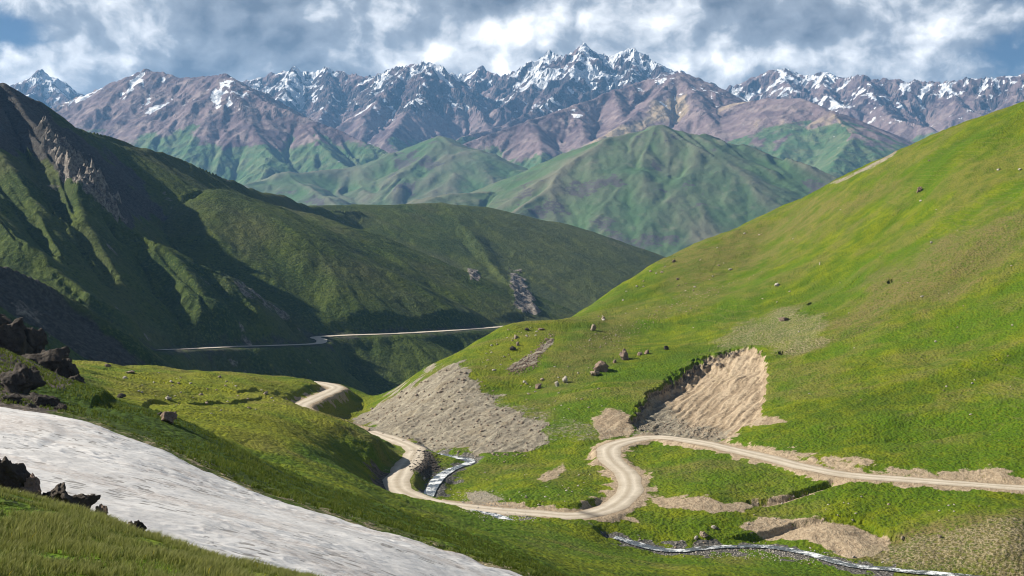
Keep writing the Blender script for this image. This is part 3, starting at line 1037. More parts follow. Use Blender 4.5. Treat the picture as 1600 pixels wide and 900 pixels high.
def build_ribbon(name, pts, width, mat, label, cat, zf, attrf, ncross=9, wob=0.08, seed=0):
    pts, s, u, x, y = ribbon(name, pts, width, 0, mat, label, cat, ncross, wob, seed=seed)
    z = zf(x, y, pts[:, 2, None] + 0 * x, u[None] + 0 * x)
    at = attrf(x, y, u[None] + 0 * x, s[:, None] + 0 * x)
    n, k = x.shape
    idx = np.arange(n * k).reshape(n, k)
    f = np.stack([idx[:-1, :-1], idx[:-1, 1:], idx[1:, 1:], idx[1:, :-1]], -1).reshape(-1, 4)
    V = np.stack([x, y, z], -1).reshape(-1, 3)
    a, b_, c_ = V[f[0, 0]], V[f[0, 1]], V[f[0, 2]]
    if np.cross(b_ - a, c_ - a)[2] < 0:
        f = f[:, ::-1]
    o = mesh_obj(name, V, f, mat, attrs={'ma': at.reshape(-1, 4)})
    return tag(o, label, cat, kind='structure')


def road_z(x, y, z, u):
    return z + 0.05 - 0.12 * u ** 4 + 0.035 * fbm(x, y, 2.5, 3, s=91) - 0.03 * np.exp(-((np.abs(u) - 0.42) / 0.14) ** 2)


def road_attr(x, y, u, s):
    worn = np.exp(-((np.abs(u + 0.12 * fbm(s, s * 0, 30, 2, s=5)) - 0.42) / 0.17) ** 2)
    worn = np.clip(worn * (0.75 + 0.5 * fbm(x, y, 6, 3, s=4)), 0, 1)
    wet = np.zeros_like(u)
    p0, p1 = W(896, 793, 258), W(960, 812, 249)
    d, _, _ = poly_dist(x, y, [p0, p1])
    wet = smooth(1.5, 0.3, d + 0.5 * fbm(x, y, 2, 3, s=8))
    return np.stack([np.abs(u), worn, wet, np.ones_like(u)], -1)


n_first = int(np.argmin(np.linalg.norm(road_pts - W(570, 672, 385), axis=1)))
build_ribbon('dirt_road', road_pts[:n_first], 5.8, M_ROAD, 'pale dirt road winding in bends through the meadow below the hillside', 'road', road_z, road_attr, 11, 0.24, 1)
n_second = int(np.argmin(np.linalg.norm(road_pts - W(505, 650, 398), axis=1)))
build_ribbon('dirt_road', road_pts[n_second:], 6.2, M_ROAD, 'short visible stretch of pale dirt road beyond the grassy knoll', 'road', road_z, road_attr, 9, 0.16, 2)


def water_z(x, y, z, u):
    return z - 0.12 + 0.06 * fbm(x, y, 1.3, 3, s=77)


def no_attr(x, y, u, s):
    return np.ones(u.shape + (4,))


build_ribbon('stream', sa_pts, 2.6, M_WATER, 'white rushing stream tumbling down beside the road bend', 'stream', water_z, no_attr, 7, 0.35, 3)
build_ribbon('stream', sb_pts, 3.6, M_WATER, 'stream pool just below the road at the culvert', 'stream', water_z, no_attr, 7, 0.45, 4)
build_ribbon('stream', sc_pts, 2.4, M_WATER, 'shallow stony stream running below the eroded brown bank', 'stream', water_z, no_attr, 7, 0.45, 5)

# ------------------------------------------------------------------ snowfield
S = Grid(np.arange(-300, 900, 2.2), spaced((22, 100, 330)))
S.Z = cubic_sample(coarse, S.PX, S.D)
sp = S.PY()
ss = in_poly(S.PX, sp, SNOW) + fbm(S.X, S.Y, 5, 4, s=101) * 4
inb = smooth(0, 16, ss)
cell = np.full(S.X.shape, 9.0)
uu, vv = (S.X * 0.94 + S.Y * 0.34) / 0.95, (-S.X * 0.34 + S.Y * 0.94) / 0.55
uu = uu + fbm(S.X, S.Y, 1.5, 2, s=7) * 0.5
vv = vv + fbm(S.X, S.Y, 1.5, 2, s=17) * 0.5
ii, jj = np.floor(uu).astype(np.int64), np.floor(vv).astype(np.int64)
for a in (-1, 0, 1):
    for b_ in (-1, 0, 1):
        q = (uu - ii - a - _hash(ii + a, jj + b_, 3)) ** 2 + (vv - jj - b_ - _hash(ii + a, jj + b_, 4)) ** 2
        cell = np.minimum(cell, q)
cup = np.clip(1 - np.sqrt(cell) * 1.3, 0, 1)
cupw = 0.35 + 0.65 * smooth(-0.2, 0.4, fbm(S.X, S.Y, 9, 3, s=111))
S.Z += -0.25 + 0.75 * inb + 0.25 * fbm(S.X, S.Y, 14, 3, s=102) * inb - 0.085 * cup * cupw + 0.018 * fbm(S.X, S.Y, 0.8, 3, s=103)
ridge_l = in_poly(S.PX, sp, [(0, 640), (60, 655), (110, 690), (60, 715), (-60, 720), (-60, 640)])
S.Z += 0.10 * smooth(-2, 14, ridge_l) * smooth(60, 20, ridge_l)
dirt = smooth(0.1, 0.7, fbm(S.X, S.Y * 2.0, 8, 4, s=104) + 0.2) * 0.8
dark_cup = smooth(0.45, 0.8, cup) * smooth(-0.05, 0.35, fbm(S.X, S.Y, 4, 3, s=112)) * 1.1
u_ = S.X * 0.94 + S.Y * 0.34
v_ = -S.X * 0.34 + S.Y * 0.94
dark_cup = np.maximum(dark_cup, smooth(0.55, 0.85, fbm(u_ * 0.6, v_, 0.5, 4, s=113, gain=0.6)) * 0.7)
sattr = np.stack([dark_cup, dirt, inb, np.ones_like(dirt)], -1)
S.build({0: ('snowfield', 'large dirty white snowfield lying across the grassy gully', 'snowfield')}, np.zeros(S.X.shape, int), M_SNOW, {'ma': sattr}, (ss > -6) & (sp < 1060))
# ------------------------------------------------------------------ hills built from ridge lines
def smax(a, b, k):
    h = np.clip(0.5 + 0.5 * (a - b) / k, 0, 1)
    return b + (a - b) * h + k * h * (1 - h)


def ridge_height(x, y, ridges, soft):
    """ridges: (group, slope, rounding, concavity, [(px,py,d)...]); returns height and the dominant group"""
    H = np.full(x.shape, -1e4)
    best = np.full(x.shape, -1e4)
    gid = np.zeros(x.shape, int)
    dmin = np.full(x.shape, 1e9)
    for gr, k, rnd, conc, pts in ridges:
        P = [W(*q) for q in pts]
        h = np.full(x.shape, -1e4)
        for a_, b_ in zip(P[:-1], P[1:]):
            d, z, _ = poly_dist(x, y, [a_, b_])
            dd = np.sqrt(d * d + rnd * rnd) - rnd
            dmin = np.minimum(dmin, d)
            h = np.maximum(h, z - k * dd * (1 - conc * dd / (dd + 600.0)))
        m = h > best
        best = np.where(m, h, best)
        gid = np.where(m, gr, gid)
        H = smax(H, h, soft)
    ridge_height.dmin = dmin
    return H, gid


MIDR = [
    # (group, slope, rounding, concavity, crest)
    (0, 0.85, 10, 0.0, [(-300, -10, 1250), (0, 130, 1300), (50, 157, 1320), (120, 200, 1350), (200, 226, 1400), (300, 263, 1500), (400, 296, 1650), (480, 322, 1850), (560, 335, 2000)]),
    (0, 0.90, 5, 0.0, [(0, 130, 1300), (60, 205, 1200), (100, 262, 1130), (150, 330, 1080), (250, 382, 1050), (350, 433, 1050), (430, 480, 1080), (500, 522, 1120), (560, 560, 1150)]),
    (1, 0.52, 60, 0.0, [(200, 226, 1400), (330, 300, 1370), (450, 366, 1340), (560, 426, 1330), (680, 472, 1390), (785, 505, 1460)]),
    (1, 0.42, 60, 0.0, [(300, 263, 1500), (420, 325, 1520), (560, 392, 1540), (700, 455, 1570)]),
    (1, 0.60, 12, 0.0, [(450, 366, 1340), (500, 430, 1240), (545, 480, 1200), (590, 520, 1190)]),
    (1, 0.60, 12, 0.0, [(560, 426, 1330), (620, 470, 1270), (680, 515, 1250)]),
    (0, 0.84, 6, 0.0, [(100, 262, 1130), (125, 340, 1020), (190, 430, 960), (250, 505, 940), (312, 548, 940)]),
    (0, 0.84, 8, 0.0, [(-200, 130, 1150), (-60, 270, 1000), (40, 380, 900), (130, 460, 860), (210, 530, 850)]),
    (0, 0.84, 8, 0.0, [(-60, 100, 1280), (0, 250, 1080), (60, 330, 1000), (100, 400, 930), (160, 490, 880)]),
    (0, 0.84, 6, 0.0, [(250, 382, 1050), (320, 460, 985), (380, 520, 970), (420, 548, 975)]),
    (0, 0.84, 8, 0.0, [(350, 433, 1050), (410, 495, 1020), (470, 540, 1030)]),
    (2, 0.78, 4, 0.0, [(-300, 250, 620), (-100, 365, 640), (0, 420, 650), (100, 472, 680), (170, 521, 700), (240, 562, 760), (300, 600, 800)]),
    (3, 0.36, 40, 0.0, [(480, 322, 2000), (600, 320, 2150), (690, 318, 2250), (760, 325, 2330), (850, 346, 2420), (930, 372, 2480), (1020, 417, 2500), (1100, 470, 2500)]),
    (3, 0.78, 12, 0.0, [(690, 318, 2250), (735, 366, 2030), (780, 428, 1860), (835, 500, 1700)]),
    (3, 0.72, 25, 0.0, [(760, 325, 2330), (830, 385, 2150), (900, 440, 2050), (960, 490, 1980)]),
]
Mg = Grid(np.concatenate([np.arange(-320, -20, 12), np.arange(-20, 1120, 2.4), np.arange(1120, 1400, 20)]),
          spaced((520, 900, 110), (900, 1500, 190), (1500, 2560, 124), (2560, 2900, 8)))


def mid_base(x, y):
    h, g_ = ridge_height(x, y, MIDR, 7.0)
    floor = -175.0 + 0.02 * (y - 1000) + 0.04 * np.abs(x - 20)
    return smax(h, floor, 20.0), g_


Mg.Z, mg = mid_base(Mg.X, Mg.Y)
e = 12.0
mgx = (mid_base(Mg.X + e, Mg.Y)[0] - Mg.Z) / e
mgy = (mid_base(Mg.X, Mg.Y + e)[0] - Mg.Z) / e
M_PY = Mg.PY()
ampg = np.where(mg == 3, 1.5, 5.0)
Mg.Z += gullies(Mg.X, Mg.Y, mgx * 1.6, mgy * 1.6, 240, 5, s=205, maxs=0.8, gain=0.5) * ampg * smooth(0, 0.3, np.hypot(mgx, mgy))
Mg.Z += fbm(Mg.X, Mg.Y, 60, 5, s=203) * 1.6
mg2 = gullies(Mg.X, Mg.Y, mgx * 1.6, mgy * 1.6, 62, 3, s=207, maxs=0.8, gain=0.6)
Mg.Z += mg2 * 1.1 * smooth(0, 0.3, np.hypot(mgx, mgy))


def marea(poly, soft=8, wob=12):
    s = in_poly(Mg.PX, M_PY, poly) + fbm(Mg.X, Mg.Y, 45, 4, s=210) * wob
    return smooth(-soft, soft, s)


crag = np.maximum.reduce([
    marea([(70, 205), (100, 235), (120, 262), (160, 290), (190, 340), (170, 345), (130, 310), (95, 280), (70, 240)], 6, 16),
    marea([(345, 430), (375, 440), (420, 480), (480, 520), (430, 500), (370, 460)], 5, 8) * 0.55,
    marea([(730, 420), (745, 425), (750, 445), (735, 440)], 4, 6) * 0.9,
    marea([(795, 420), (812, 425), (835, 470), (842, 495), (815, 492), (800, 460)], 5, 9) * 0.85])
Mg.Z += (ridged(Mg.X, Mg.Y, 26, 5, s=220) * 14 - 6) * crag * np.where(Mg.PX > 300, 0.3, 1.0)

# the far road cut along the slope
ROAD_FAR = [(238, 552, 890), (232, 549, 905), (252, 547, 925), (300, 545, 950), (360, 542, 985), (430, 540, 1040), (495, 537, 1105), (502, 531, 1120), (494, 527, 1140),
            (540, 524, 1190), (600, 522, 1240), (680, 518, 1320), (740, 514, 1400), (790, 510, 1470), (830, 505, 1530)]
ROAD_FAR = ROAD_FAR[2:]
hits = [Mg.hit(q[0], q[1]) for q in ROAD_FAR]
fr = [h for h in hits if h is not None]
# smooth the distance along the road so that it follows the slope
dd_ = np.array([h[1] for h in fr])
for _ in range(2):
    dd_[1:-1] = 0.25 * dd_[:-2] + 0.5 * dd_[1:-1] + 0.25 * dd_[2:]
FR_DBG = [(round(float(h[1])), round(float(q))) for h, q in zip(fr, dd_)]
fr_pts = catmull([W(q[0], q[1], k_) for q, k_ in zip(ROAD_FAR, dd_)], 6.0)
fd, fz, fs = poly_dist(Mg.X, Mg.Y, fr_pts)
fb = smooth(26, 6, fd)
Mg.Z = Mg.Z * (1 - fb) + (fz - 0.4) * fb
m_rock = np.maximum(crag, smooth(0.5, 0.8, fbm(Mg.X, Mg.Y, 38, 5, s=250, gain=0.6) + 0.25 * mg2) * smooth(0.35, 0.6, np.hypot(mgx, mgy)) * 0.48)
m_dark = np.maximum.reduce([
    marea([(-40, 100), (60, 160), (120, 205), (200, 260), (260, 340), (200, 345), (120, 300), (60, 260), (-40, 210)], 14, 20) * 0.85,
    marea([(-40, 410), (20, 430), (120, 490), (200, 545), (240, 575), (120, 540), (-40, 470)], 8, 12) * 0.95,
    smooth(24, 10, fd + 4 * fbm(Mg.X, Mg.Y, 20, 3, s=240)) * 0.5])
m_dry = np.maximum.reduce([
    np.where(mg == 3, smooth(640, 860, Mg.PX) * 0.3, 0.0),
    np.clip(fbm(Mg.X, Mg.Y, 120, 4, s=231), 0, 1) * 0.6])
m_lush = np.clip(0.5 + fbm(Mg.X, Mg.Y, 200, 3, s=232), 0, 1)
pidm = mg.copy()
kp = (M_PY < 720) | (Mg.D < 560)
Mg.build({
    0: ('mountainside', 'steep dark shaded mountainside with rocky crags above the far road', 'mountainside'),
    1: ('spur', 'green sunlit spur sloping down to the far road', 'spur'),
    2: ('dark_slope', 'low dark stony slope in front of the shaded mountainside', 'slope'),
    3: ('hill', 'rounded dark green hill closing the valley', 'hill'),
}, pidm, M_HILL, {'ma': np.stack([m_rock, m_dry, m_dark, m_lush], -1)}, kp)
build_ribbon('dirt_road', fr_pts, 9.5, M_ROAD, 'distant thin dirt road running along the foot of the shaded mountainside', 'road',
             lambda x, y, z, u: z + 0.25 + 0 * x, lambda x, y, u, s: np.stack([np.abs(u), 0.6 + 0 * u, 0 * u, 1 + 0 * u], -1), 5, 0.2, 6)
# ------------------------------------------------------------------ far green hills
FARR = [
    (0, 0.46, 60, 0.1, [(640, 320, 4400), (700, 305, 4600), (760, 300, 4700), (830, 285, 4800), (900, 245, 4900), (960, 215, 5000), (1030, 198, 5100), (1090, 212, 5050), (1150, 228, 5000), (1220, 250, 4900), (1300, 292, 4700), (1420, 360, 4500)]),
    (0, 0.55, 30, 0.1, [(1030, 198, 5100), (1000, 262, 4650), (965, 320, 4350), (930, 390, 4000)]),
    (0, 0.55, 30, 0.1, [(1150, 228, 5000), (1135, 300, 4500), (1090, 360, 4250), (1050, 420, 3950)]),
    (0, 0.55, 30, 0.1, [(900, 245, 4900), (862, 300, 4500), (800, 335, 4200)]),
    (0, 0.55, 30, 0.1, [(1220, 250, 4900), (1230, 312, 4450), (1190, 362, 4200), (1150, 400, 4000)]),
    (0, 0.55, 30, 0.1, [(1090, 212, 5050), (1070, 280, 4550), (1020, 340, 4250), (985, 400, 3950)]),
    (1, 0.45, 60, 0.1, [(330, 300, 5900), (380, 290, 6000), (450, 272, 6200), (560, 262, 6500), (620, 240, 6600), (690, 216, 6700), (740, 235, 6500), (800, 265, 6300), (830, 290, 6100)]),
    (1, 0.50, 40, 0.1, [(690, 216, 6700), (645, 262, 6250), (600, 312, 5800)]),
    (1, 0.50, 40, 0.1, [(690, 216, 6700), (725, 270, 6200), (735, 310, 5850)]),
    (1, 0.50, 40, 0.1, [(450, 272, 6200), (500, 300, 5800), (540, 325, 5500)]),
    (1, 0.50, 40, 0.1, [(560, 262, 6500), (575, 290, 6100), (620, 325, 5700)]),
]
Fg = Grid(np.arange(240, 1500, 2.5), spaced((3300, 5200, 130), (5200, 6900, 80), (6900, 7600, 8)))


def far_base(x, y):
    h, g_ = ridge_height(x, y, FARR, 30.0)
    return smax(h, np.full_like(h, -320.0) + (y - 4000) * 0.06, 40.0), g_


Fg.Z, fg = far_base(Fg.X, Fg.Y)
e = 30.0
fgx = (far_base(Fg.X + e, Fg.Y)[0] - Fg.Z) / e
fgy = (far_base(Fg.X, Fg.Y + e)[0] - Fg.Z) / e
F_PY = Fg.PY()
gl = gullies(Fg.X, Fg.Y, fgx * 1.8, fgy * 1.8, 560, 5, s=305, maxs=0.8)
Fg.Z += gl * 12 * smooth(0, 0.35, np.hypot(fgx, fgy)) + fbm(Fg.X, Fg.Y, 160, 4, s=303) * 8
f_rock = smooth(0.25, 0.75, fbm(Fg.X, Fg.Y, 330, 5, gain=0.62, s=310) + 0.15) * smooth(0.2, 0.45, np.hypot(fgx, fgy)) * 0.66
f_dry = np.clip(smooth(0.1, 0.8, gl) * 0.8 + fbm(Fg.X, Fg.Y, 500, 3, s=311) * 0.5, 0, 1)
f_lush = np.clip(smooth(0.1, -0.8, gl), 0, 1)
Fg.build({
    0: ('hill', 'hazy green hill with a pointed top before the tan mountain', 'hill'),
    1: ('hill', 'pair of hazy blue green foothills below the snowy peaks', 'hill'),
}, fg, M_FARHILL, {'ma': np.stack([f_rock, f_dry, 0 * f_dry, f_lush], -1)})

# ------------------------------------------------------------------ mountains
MTN = [
    # purple mountain on the left
    (0, 0.62, 20, 0.15, [(60, 180, 9000), (100, 165, 8800), (180, 130, 8600), (230, 111, 8500), (290, 122, 8400), (350, 118, 8200), (390, 142, 8000), (430, 168, 7800), (480, 186, 7700), (530, 203, 7600), (610, 240, 7300)]),
    (0, 0.62, 15, 0.15, [(180, 130, 8600), (140, 190, 8000), (110, 240, 7500)]),
    (0, 0.62, 15, 0.15, [(230, 111, 8500), (215, 180, 7900), (190, 230, 7400), (170, 270, 7000)]),
    (0, 0.62, 15, 0.15, [(350, 118, 8200), (325, 175, 7700), (295, 235, 7200), (280, 280, 6850)]),
    (0, 0.62, 15, 0.15, [(350, 118, 8200), (395, 195, 7500), (425, 245, 7000), (405, 290, 6600)]),
    (0, 0.62, 15, 0.15, [(480, 186, 7700), (500, 220, 7300), (540, 260, 6950)]),
    # snowy range behind on the left
    (1, 0.75, 8, 0.2, [(-160, 160, 12000), (-60, 150, 12000), (25, 130, 12000), (65, 114, 12000), (95, 126, 12000), (125, 148, 12000), (180, 160, 12000)]),
    (1, 0.75, 8, 0.2, [(65, 114, 12000), (50, 150, 11500), (20, 180, 11000)]),
    (1, 0.75, 8, 0.2, [(65, 114, 12000), (110, 160, 11500)]),
    (2, 0.75, 8, 0.2, [(370, 132, 11500), (420, 119, 11500), (460, 105, 11500), (485, 116, 11500), (510, 106, 11500), (560, 120, 11200), (600, 115, 11000), (640, 103, 10800), (672, 97, 10700), (700, 125, 10500), (735, 158, 10200), (760, 190, 9800)]),
    (2, 0.75, 8, 0.2, [(672, 97, 10700), (655, 150, 10000), (625, 190, 9400), (610, 210, 9000)]),
    (2, 0.75, 8, 0.2, [(640, 103, 10800), (600, 150, 10100), (570, 180, 9700)]),
    (2, 0.75, 8, 0.2, [(510, 106, 11500), (520, 150, 10700), (500, 185, 10000)]),
    (2, 0.75, 8, 0.2, [(460, 105, 11500), (445, 150, 10800), (420, 170, 10400)]),
    (2, 0.75, 8, 0.2, [(560, 120, 11200), (565, 160, 10600)]),
    # central snowy massif
    (3, 0.72, 8, 0.2, [(690, 140, 12200), (715, 120, 12100), (750, 108, 12000), (785, 118, 11800), (820, 110, 11600), (858, 84, 11400), (880, 88, 11300), (912, 71, 11200), (950, 86, 11200), (990, 79, 11200), (1030, 98, 11000), (1060, 112, 10900), (1110, 132, 11000), (1150, 150, 11000)]),
    (3, 0.72, 8, 0.2, [(912, 71, 11200), (890, 130, 10400), (850, 165, 9800), (790, 195, 9200), (720, 215, 8600)]),
    (3, 0.72, 8, 0.2, [(990, 79, 11200), (985, 130, 10400), (950, 160, 9900)]),
    (3, 0.72, 8, 0.2, [(858, 84, 11400), (830, 140, 10600), (790, 165, 10100)]),
    (3, 0.72, 8, 0.2, [(750, 108, 12000), (735, 150, 11200), (720, 175, 10600)]),
    (3, 0.72, 8, 0.2, [(1030, 98, 11000), (1040, 140, 10300)]),
    # purple and tan front range
    (4, 0.58, 25, 0.15, [(700, 235, 7600), (760, 212, 7800), (830, 188, 8000), (900, 165, 8300), (960, 142, 8600), (1010, 126, 8800), (1062, 114, 8800), (1100, 128, 8700), (1140, 150, 8500)]),
    (4, 0.58, 20, 0.15, [(900, 165, 8300), (915, 215, 7700), (925, 260, 7100)]),
    (4, 0.58, 20, 0.15, [(830, 188, 8000), (845, 225, 7500), (850, 265, 7000)]),
    (4, 0.58, 20, 0.15, [(960, 142, 8600), (975, 185, 8000), (980, 215, 7600)]),
    (4, 0.58, 35, 0.15, [(1062, 114, 8800), (1010, 168, 8100), (945, 214, 7500), (900, 250, 7000)]),
    (4, 0.58, 20, 0.15, [(1062, 114, 8800), (1100, 172, 8000), (1130, 220, 7400)]),
    # dome right of centre
    (5, 0.50, 45, 0.15, [(1110, 175, 8400), (1150, 162, 8200), (1200, 155, 8000), (1250, 155, 7800), (1300, 175, 7500), (1350, 200, 7200), (1425, 242, 6800), (1500, 290, 6500)]),
    (5, 0.52, 25, 0.15, [(1200, 155, 8000), (1185, 210, 7400), (1160, 250, 6900)]),
    (5, 0.52, 25, 0.15, [(1250, 155, 7800), (1235, 215, 7200), (1210, 260, 6700)]),
    (5, 0.52, 25, 0.15, [(1300, 175, 7500), (1335, 208, 7000), (1310, 250, 6500), (1285, 290, 6100)]),
    # right range behind
    (6, 0.70, 10, 0.2, [(1120, 150, 11500), (1145, 132, 11500), (1190, 116, 11500), (1225, 107, 11500), (1255, 117, 11400), (1290, 114, 11300), (1312, 124, 11000), (1350, 119, 10800), (1400, 125, 10700), (1480, 130, 10500), (1555, 122, 10300), (1600, 113, 10300), (1740, 100, 10000)]),
    (6, 0.60, 15, 0.2, [(1350, 119, 10800), (1370, 160, 10000), (1400, 185, 9400), (1450, 200, 9000), (1500, 215, 8600)]),
    (6, 0.60, 15, 0.2, [(1225, 107, 11500), (1235, 140, 10800)]),
    (6, 0.60, 15, 0.2, [(1480, 130, 10500), (1500, 165, 9900), (1560, 190, 9300)]),
    (6, 0.60, 15, 0.2, [(1600, 113, 10300), (1590, 160, 9600), (1620, 200, 9000)]),
    (6, 0.60, 15, 0.2, [(1290, 114, 11300), (1290, 150, 10500), (1330, 170, 9900)]),
]
Tg = Grid(np.arange(-160, 1760, 2.3), spaced((6000, 9000, 140), (9000, 12200, 115), (12200, 13500, 6)))


def mtn_base(x, y):
    h, g_ = ridge_height(x, y, MTN, 25.0)
    return smax(h, np.full_like(h, 60.0) + (y - 6000) * 0.07, 80.0), g_


Tg.Z, tg = mtn_base(Tg.X, Tg.Y)
off_crest = smooth(0, 260, ridge_height.dmin)
e = 40.0
tgx = (mtn_base(Tg.X + e, Tg.Y)[0] - Tg.Z) / e
tgy = (mtn_base(Tg.X, Tg.Y + e)[0] - Tg.Z) / e
T_PY = Tg.PY()
slope = np.hypot(tgx, tgy)
craggy = np.isin(tg, (1, 2, 3)) * 1.0 + (tg == 6) * 0.75 + (tg == 0) * 0.45 + (tg == 4) * 0.30 + (tg == 5) * 0.10
craggy = craggy * smooth(215, 150, T_PY + 20 * fbm(Tg.X, Tg.Y, 900, 3, s=402))
tgl = gullies(Tg.X, Tg.Y, tgx * 1.3, tgy * 1.3, 620, 5, s=405, maxs=0.8, gain=0.55)
amp = np.where(tg == 5, 22.0, np.where(tg == 4, 34.0, 44.0))
Tg.Z += (tgl * amp - 0.35 * amp) * smooth(0, 0.4, slope) * (0.2 + 0.8 * off_crest)
Tg.Z += (ridged(Tg.X, Tg.Y, 340, 5, s=410) - 0.75) * 40 * craggy * (0.35 + 0.65 * off_crest) + fbm(Tg.X, Tg.Y, 130, 4, s=411) * 17 * craggy
tg2 = gullies(Tg.X, Tg.Y, tgx * 1.3, tgy * 1.3, 230, 3, s=425, maxs=0.8, gain=0.6)
Tg.Z += tg2 * (4 + 12 * craggy) * smooth(0, 0.4, slope)
Tg.Z += (ridged(Tg.X, Tg.Y, 170, 4, s=430) - 0.6) * 17 * craggy
nrm = Tg.normals()
elev = Tg.Z
nzt = fbm(Tg.X, Tg.Y, 420, 5, gain=0.6, s=420)
flat = nrm[..., 2]
t_snow = smooth(0.0, 1.0, 0.5 + (elev - np.select([tg == 0, tg == 4, tg == 5, tg == 6], [1200, 1400, 1440, 1340], 1330)) / 560 + nzt * 0.9 - tg2 * 0.75
                + (flat - 0.70) * 2.2 + np.clip(-tgl, 0, 1) * 0.30 + nrm[..., 0] * 0.15)
t_snow *= smooth(620, 820, elev + 150 * nzt) * np.where(tg == 5, smooth(800, 900, elev), 1)
t_green = smooth(-0.2, 0.45, (np.select([tg == 0, tg == 5, tg == 4], [470, 480, 380], 520) - elev) / 300 + nzt * 0.35 - tgl * 0.22)
t_tan = np.zeros_like(elev)
tl = in_poly(Tg.PX, T_PY, [(1075, 140), (1040, 150), (985, 190), (930, 220), (900, 245), (960, 225), (1060, 190), (1080, 165)]) + nzt * 14
t_tan = np.maximum(t_tan, smooth(-8, 14, tl) * (tg == 4))
t_tan = np.maximum(t_tan, np.isin(tg, (5,)) * np.clip(0.35 + nzt * 0.8, 0, 1) * smooth(-0.6, 0.6, tgl))
t_tan = np.maximum(t_tan, np.clip(smooth(0.2, 1.0, tgl) * 0.3 + nzt * 0.25, 0, 1) * (tg != 4))
t_crag = np.clip(craggy * (0.55 + 0.6 * smooth(0.72, 0.5, flat)) + 0.25 * nzt, 0, 1)
Tg.build({
    0: ('mountain', 'purple brown mountain with gullied face and thin snow on its crest', 'mountain'),
    1: ('mountain', 'small dark snow streaked peak over the shaded ridge at far left', 'mountain'),
    2: ('mountain', 'jagged snowy twin peaks between the purple mountain and the central massif', 'mountain'),
    3: ('mountain', 'highest jagged snow covered massif at the centre of the skyline', 'mountain'),
    4: ('mountain', 'mauve scree mountain with a tan ridge below the highest massif', 'mountain'),
    5: ('mountain', 'smooth brown domed mountain with green lower slopes', 'mountain'),
    6: ('mountain', 'long dark rocky range with snow patches at the right of the skyline', 'mountain'),
}, tg, M_MOUNT, {'ma': np.stack([t_green, t_snow, t_tan, t_crag], -1)})

# ------------------------------------------------------------------ ground sheet that reaches the horizon, far below everything
gs = 26000.0
gv, gf = [], []
nn = 40
for j in range(nn + 1):
    for i in range(nn + 1):
        gv.append((-gs + 2 * gs * i / nn, -8000 + (gs + 8000) * j / nn, -420.0))
for j in range(nn):
    for i in range(nn):
        a = j * (nn + 1) + i
        gf.append((a, a + 1, a + nn + 2, a + nn + 1))
tag(mesh_obj('ground', gv, gf, M_FARHILL, attrs={'ma': np.zeros((len(gv), 4))}), 'deep valley ground under the hills', 'ground', kind='structure')

# ------------------------------------------------------------------ haze
def haze():
    m = bpy.data.materials.new('valley_haze')
    m.use_nodes = True
    g = NT(m.node_tree)
    out = g.n('ShaderNodeOutputMaterial')
    v = g.n('ShaderNodeVolumePrincipled')
    v.inputs['Color'].default_value = (0.24, 0.54, 1.0, 1)
    v.inputs['Density'].default_value = 4.3e-5
    v.inputs['Anisotropy'].default_value = 0.1
    g.link(v.outputs[0], out.inputs['Volume'])
    x0, x1, y0, y1, z0, z1 = -27000, 27000, -9000, 27000, -425, 1600
    vs = [(x0, y0, z0), (x1, y0, z0), (x1, y1, z0), (x0, y1, z0), (x0, y0, z1), (x1, y0, z1), (x1, y1, z1), (x0, y1, z1)]
    fs = [(0, 3, 2, 1), (4, 5, 6, 7), (0, 1, 5, 4), (1, 2, 6, 5), (2, 3, 7, 6), (3, 0, 4, 7)]
    tag(mesh_obj('haze', vs, fs, m, shade=False), 'thin blue air between the camera and the mountains', 'haze', kind='stuff')


haze()
# ------------------------------------------------------------------ rocks and stones
def icosphere(n):
    t = (1 + 5 ** 0.5) / 2
    v = [(-1, t, 0), (1, t, 0), (-1, -t, 0), (1, -t, 0), (0, -1, t), (0, 1, t), (0, -1, -t), (0, 1, -t), (t, 0, -1), (t, 0, 1), (-t, 0, -1), (-t, 0, 1)]
    f = [(0, 11, 5), (0, 5, 1), (0, 1, 7), (0, 7, 10), (0, 10, 11), (1, 5, 9), (5, 11, 4), (11, 10, 2), (10, 7, 6), (7, 1, 8),
         (3, 9, 4), (3, 4, 2), (3, 2, 6), (3, 6, 8), (3, 8, 9), (4, 9, 5), (2, 4, 11), (6, 2, 10), (8, 6, 7), (9, 8, 1)]
    v = [np.array(p) / np.linalg.norm(p) for p in v]
    for _ in range(n):
        mid, nf = {}, []
        def m(a, b):
            k = (min(a, b), max(a, b))
            if k not in mid:
                q = v[a] + v[b]
                v.append(q / np.linalg.norm(q))
                mid[k] = len(v) - 1
            return mid[k]
        for a, b, c in f:
            x, y, z = m(a, b), m(b, c), m(c, a)
            nf += [(a, x, z), (b, y, x), (c, z, y), (x, y, z)]
        f = nf
    return np.array(v), np.array(f)


ICO = {n: icosphere(n) for n in (0, 1, 2, 3, 4)}


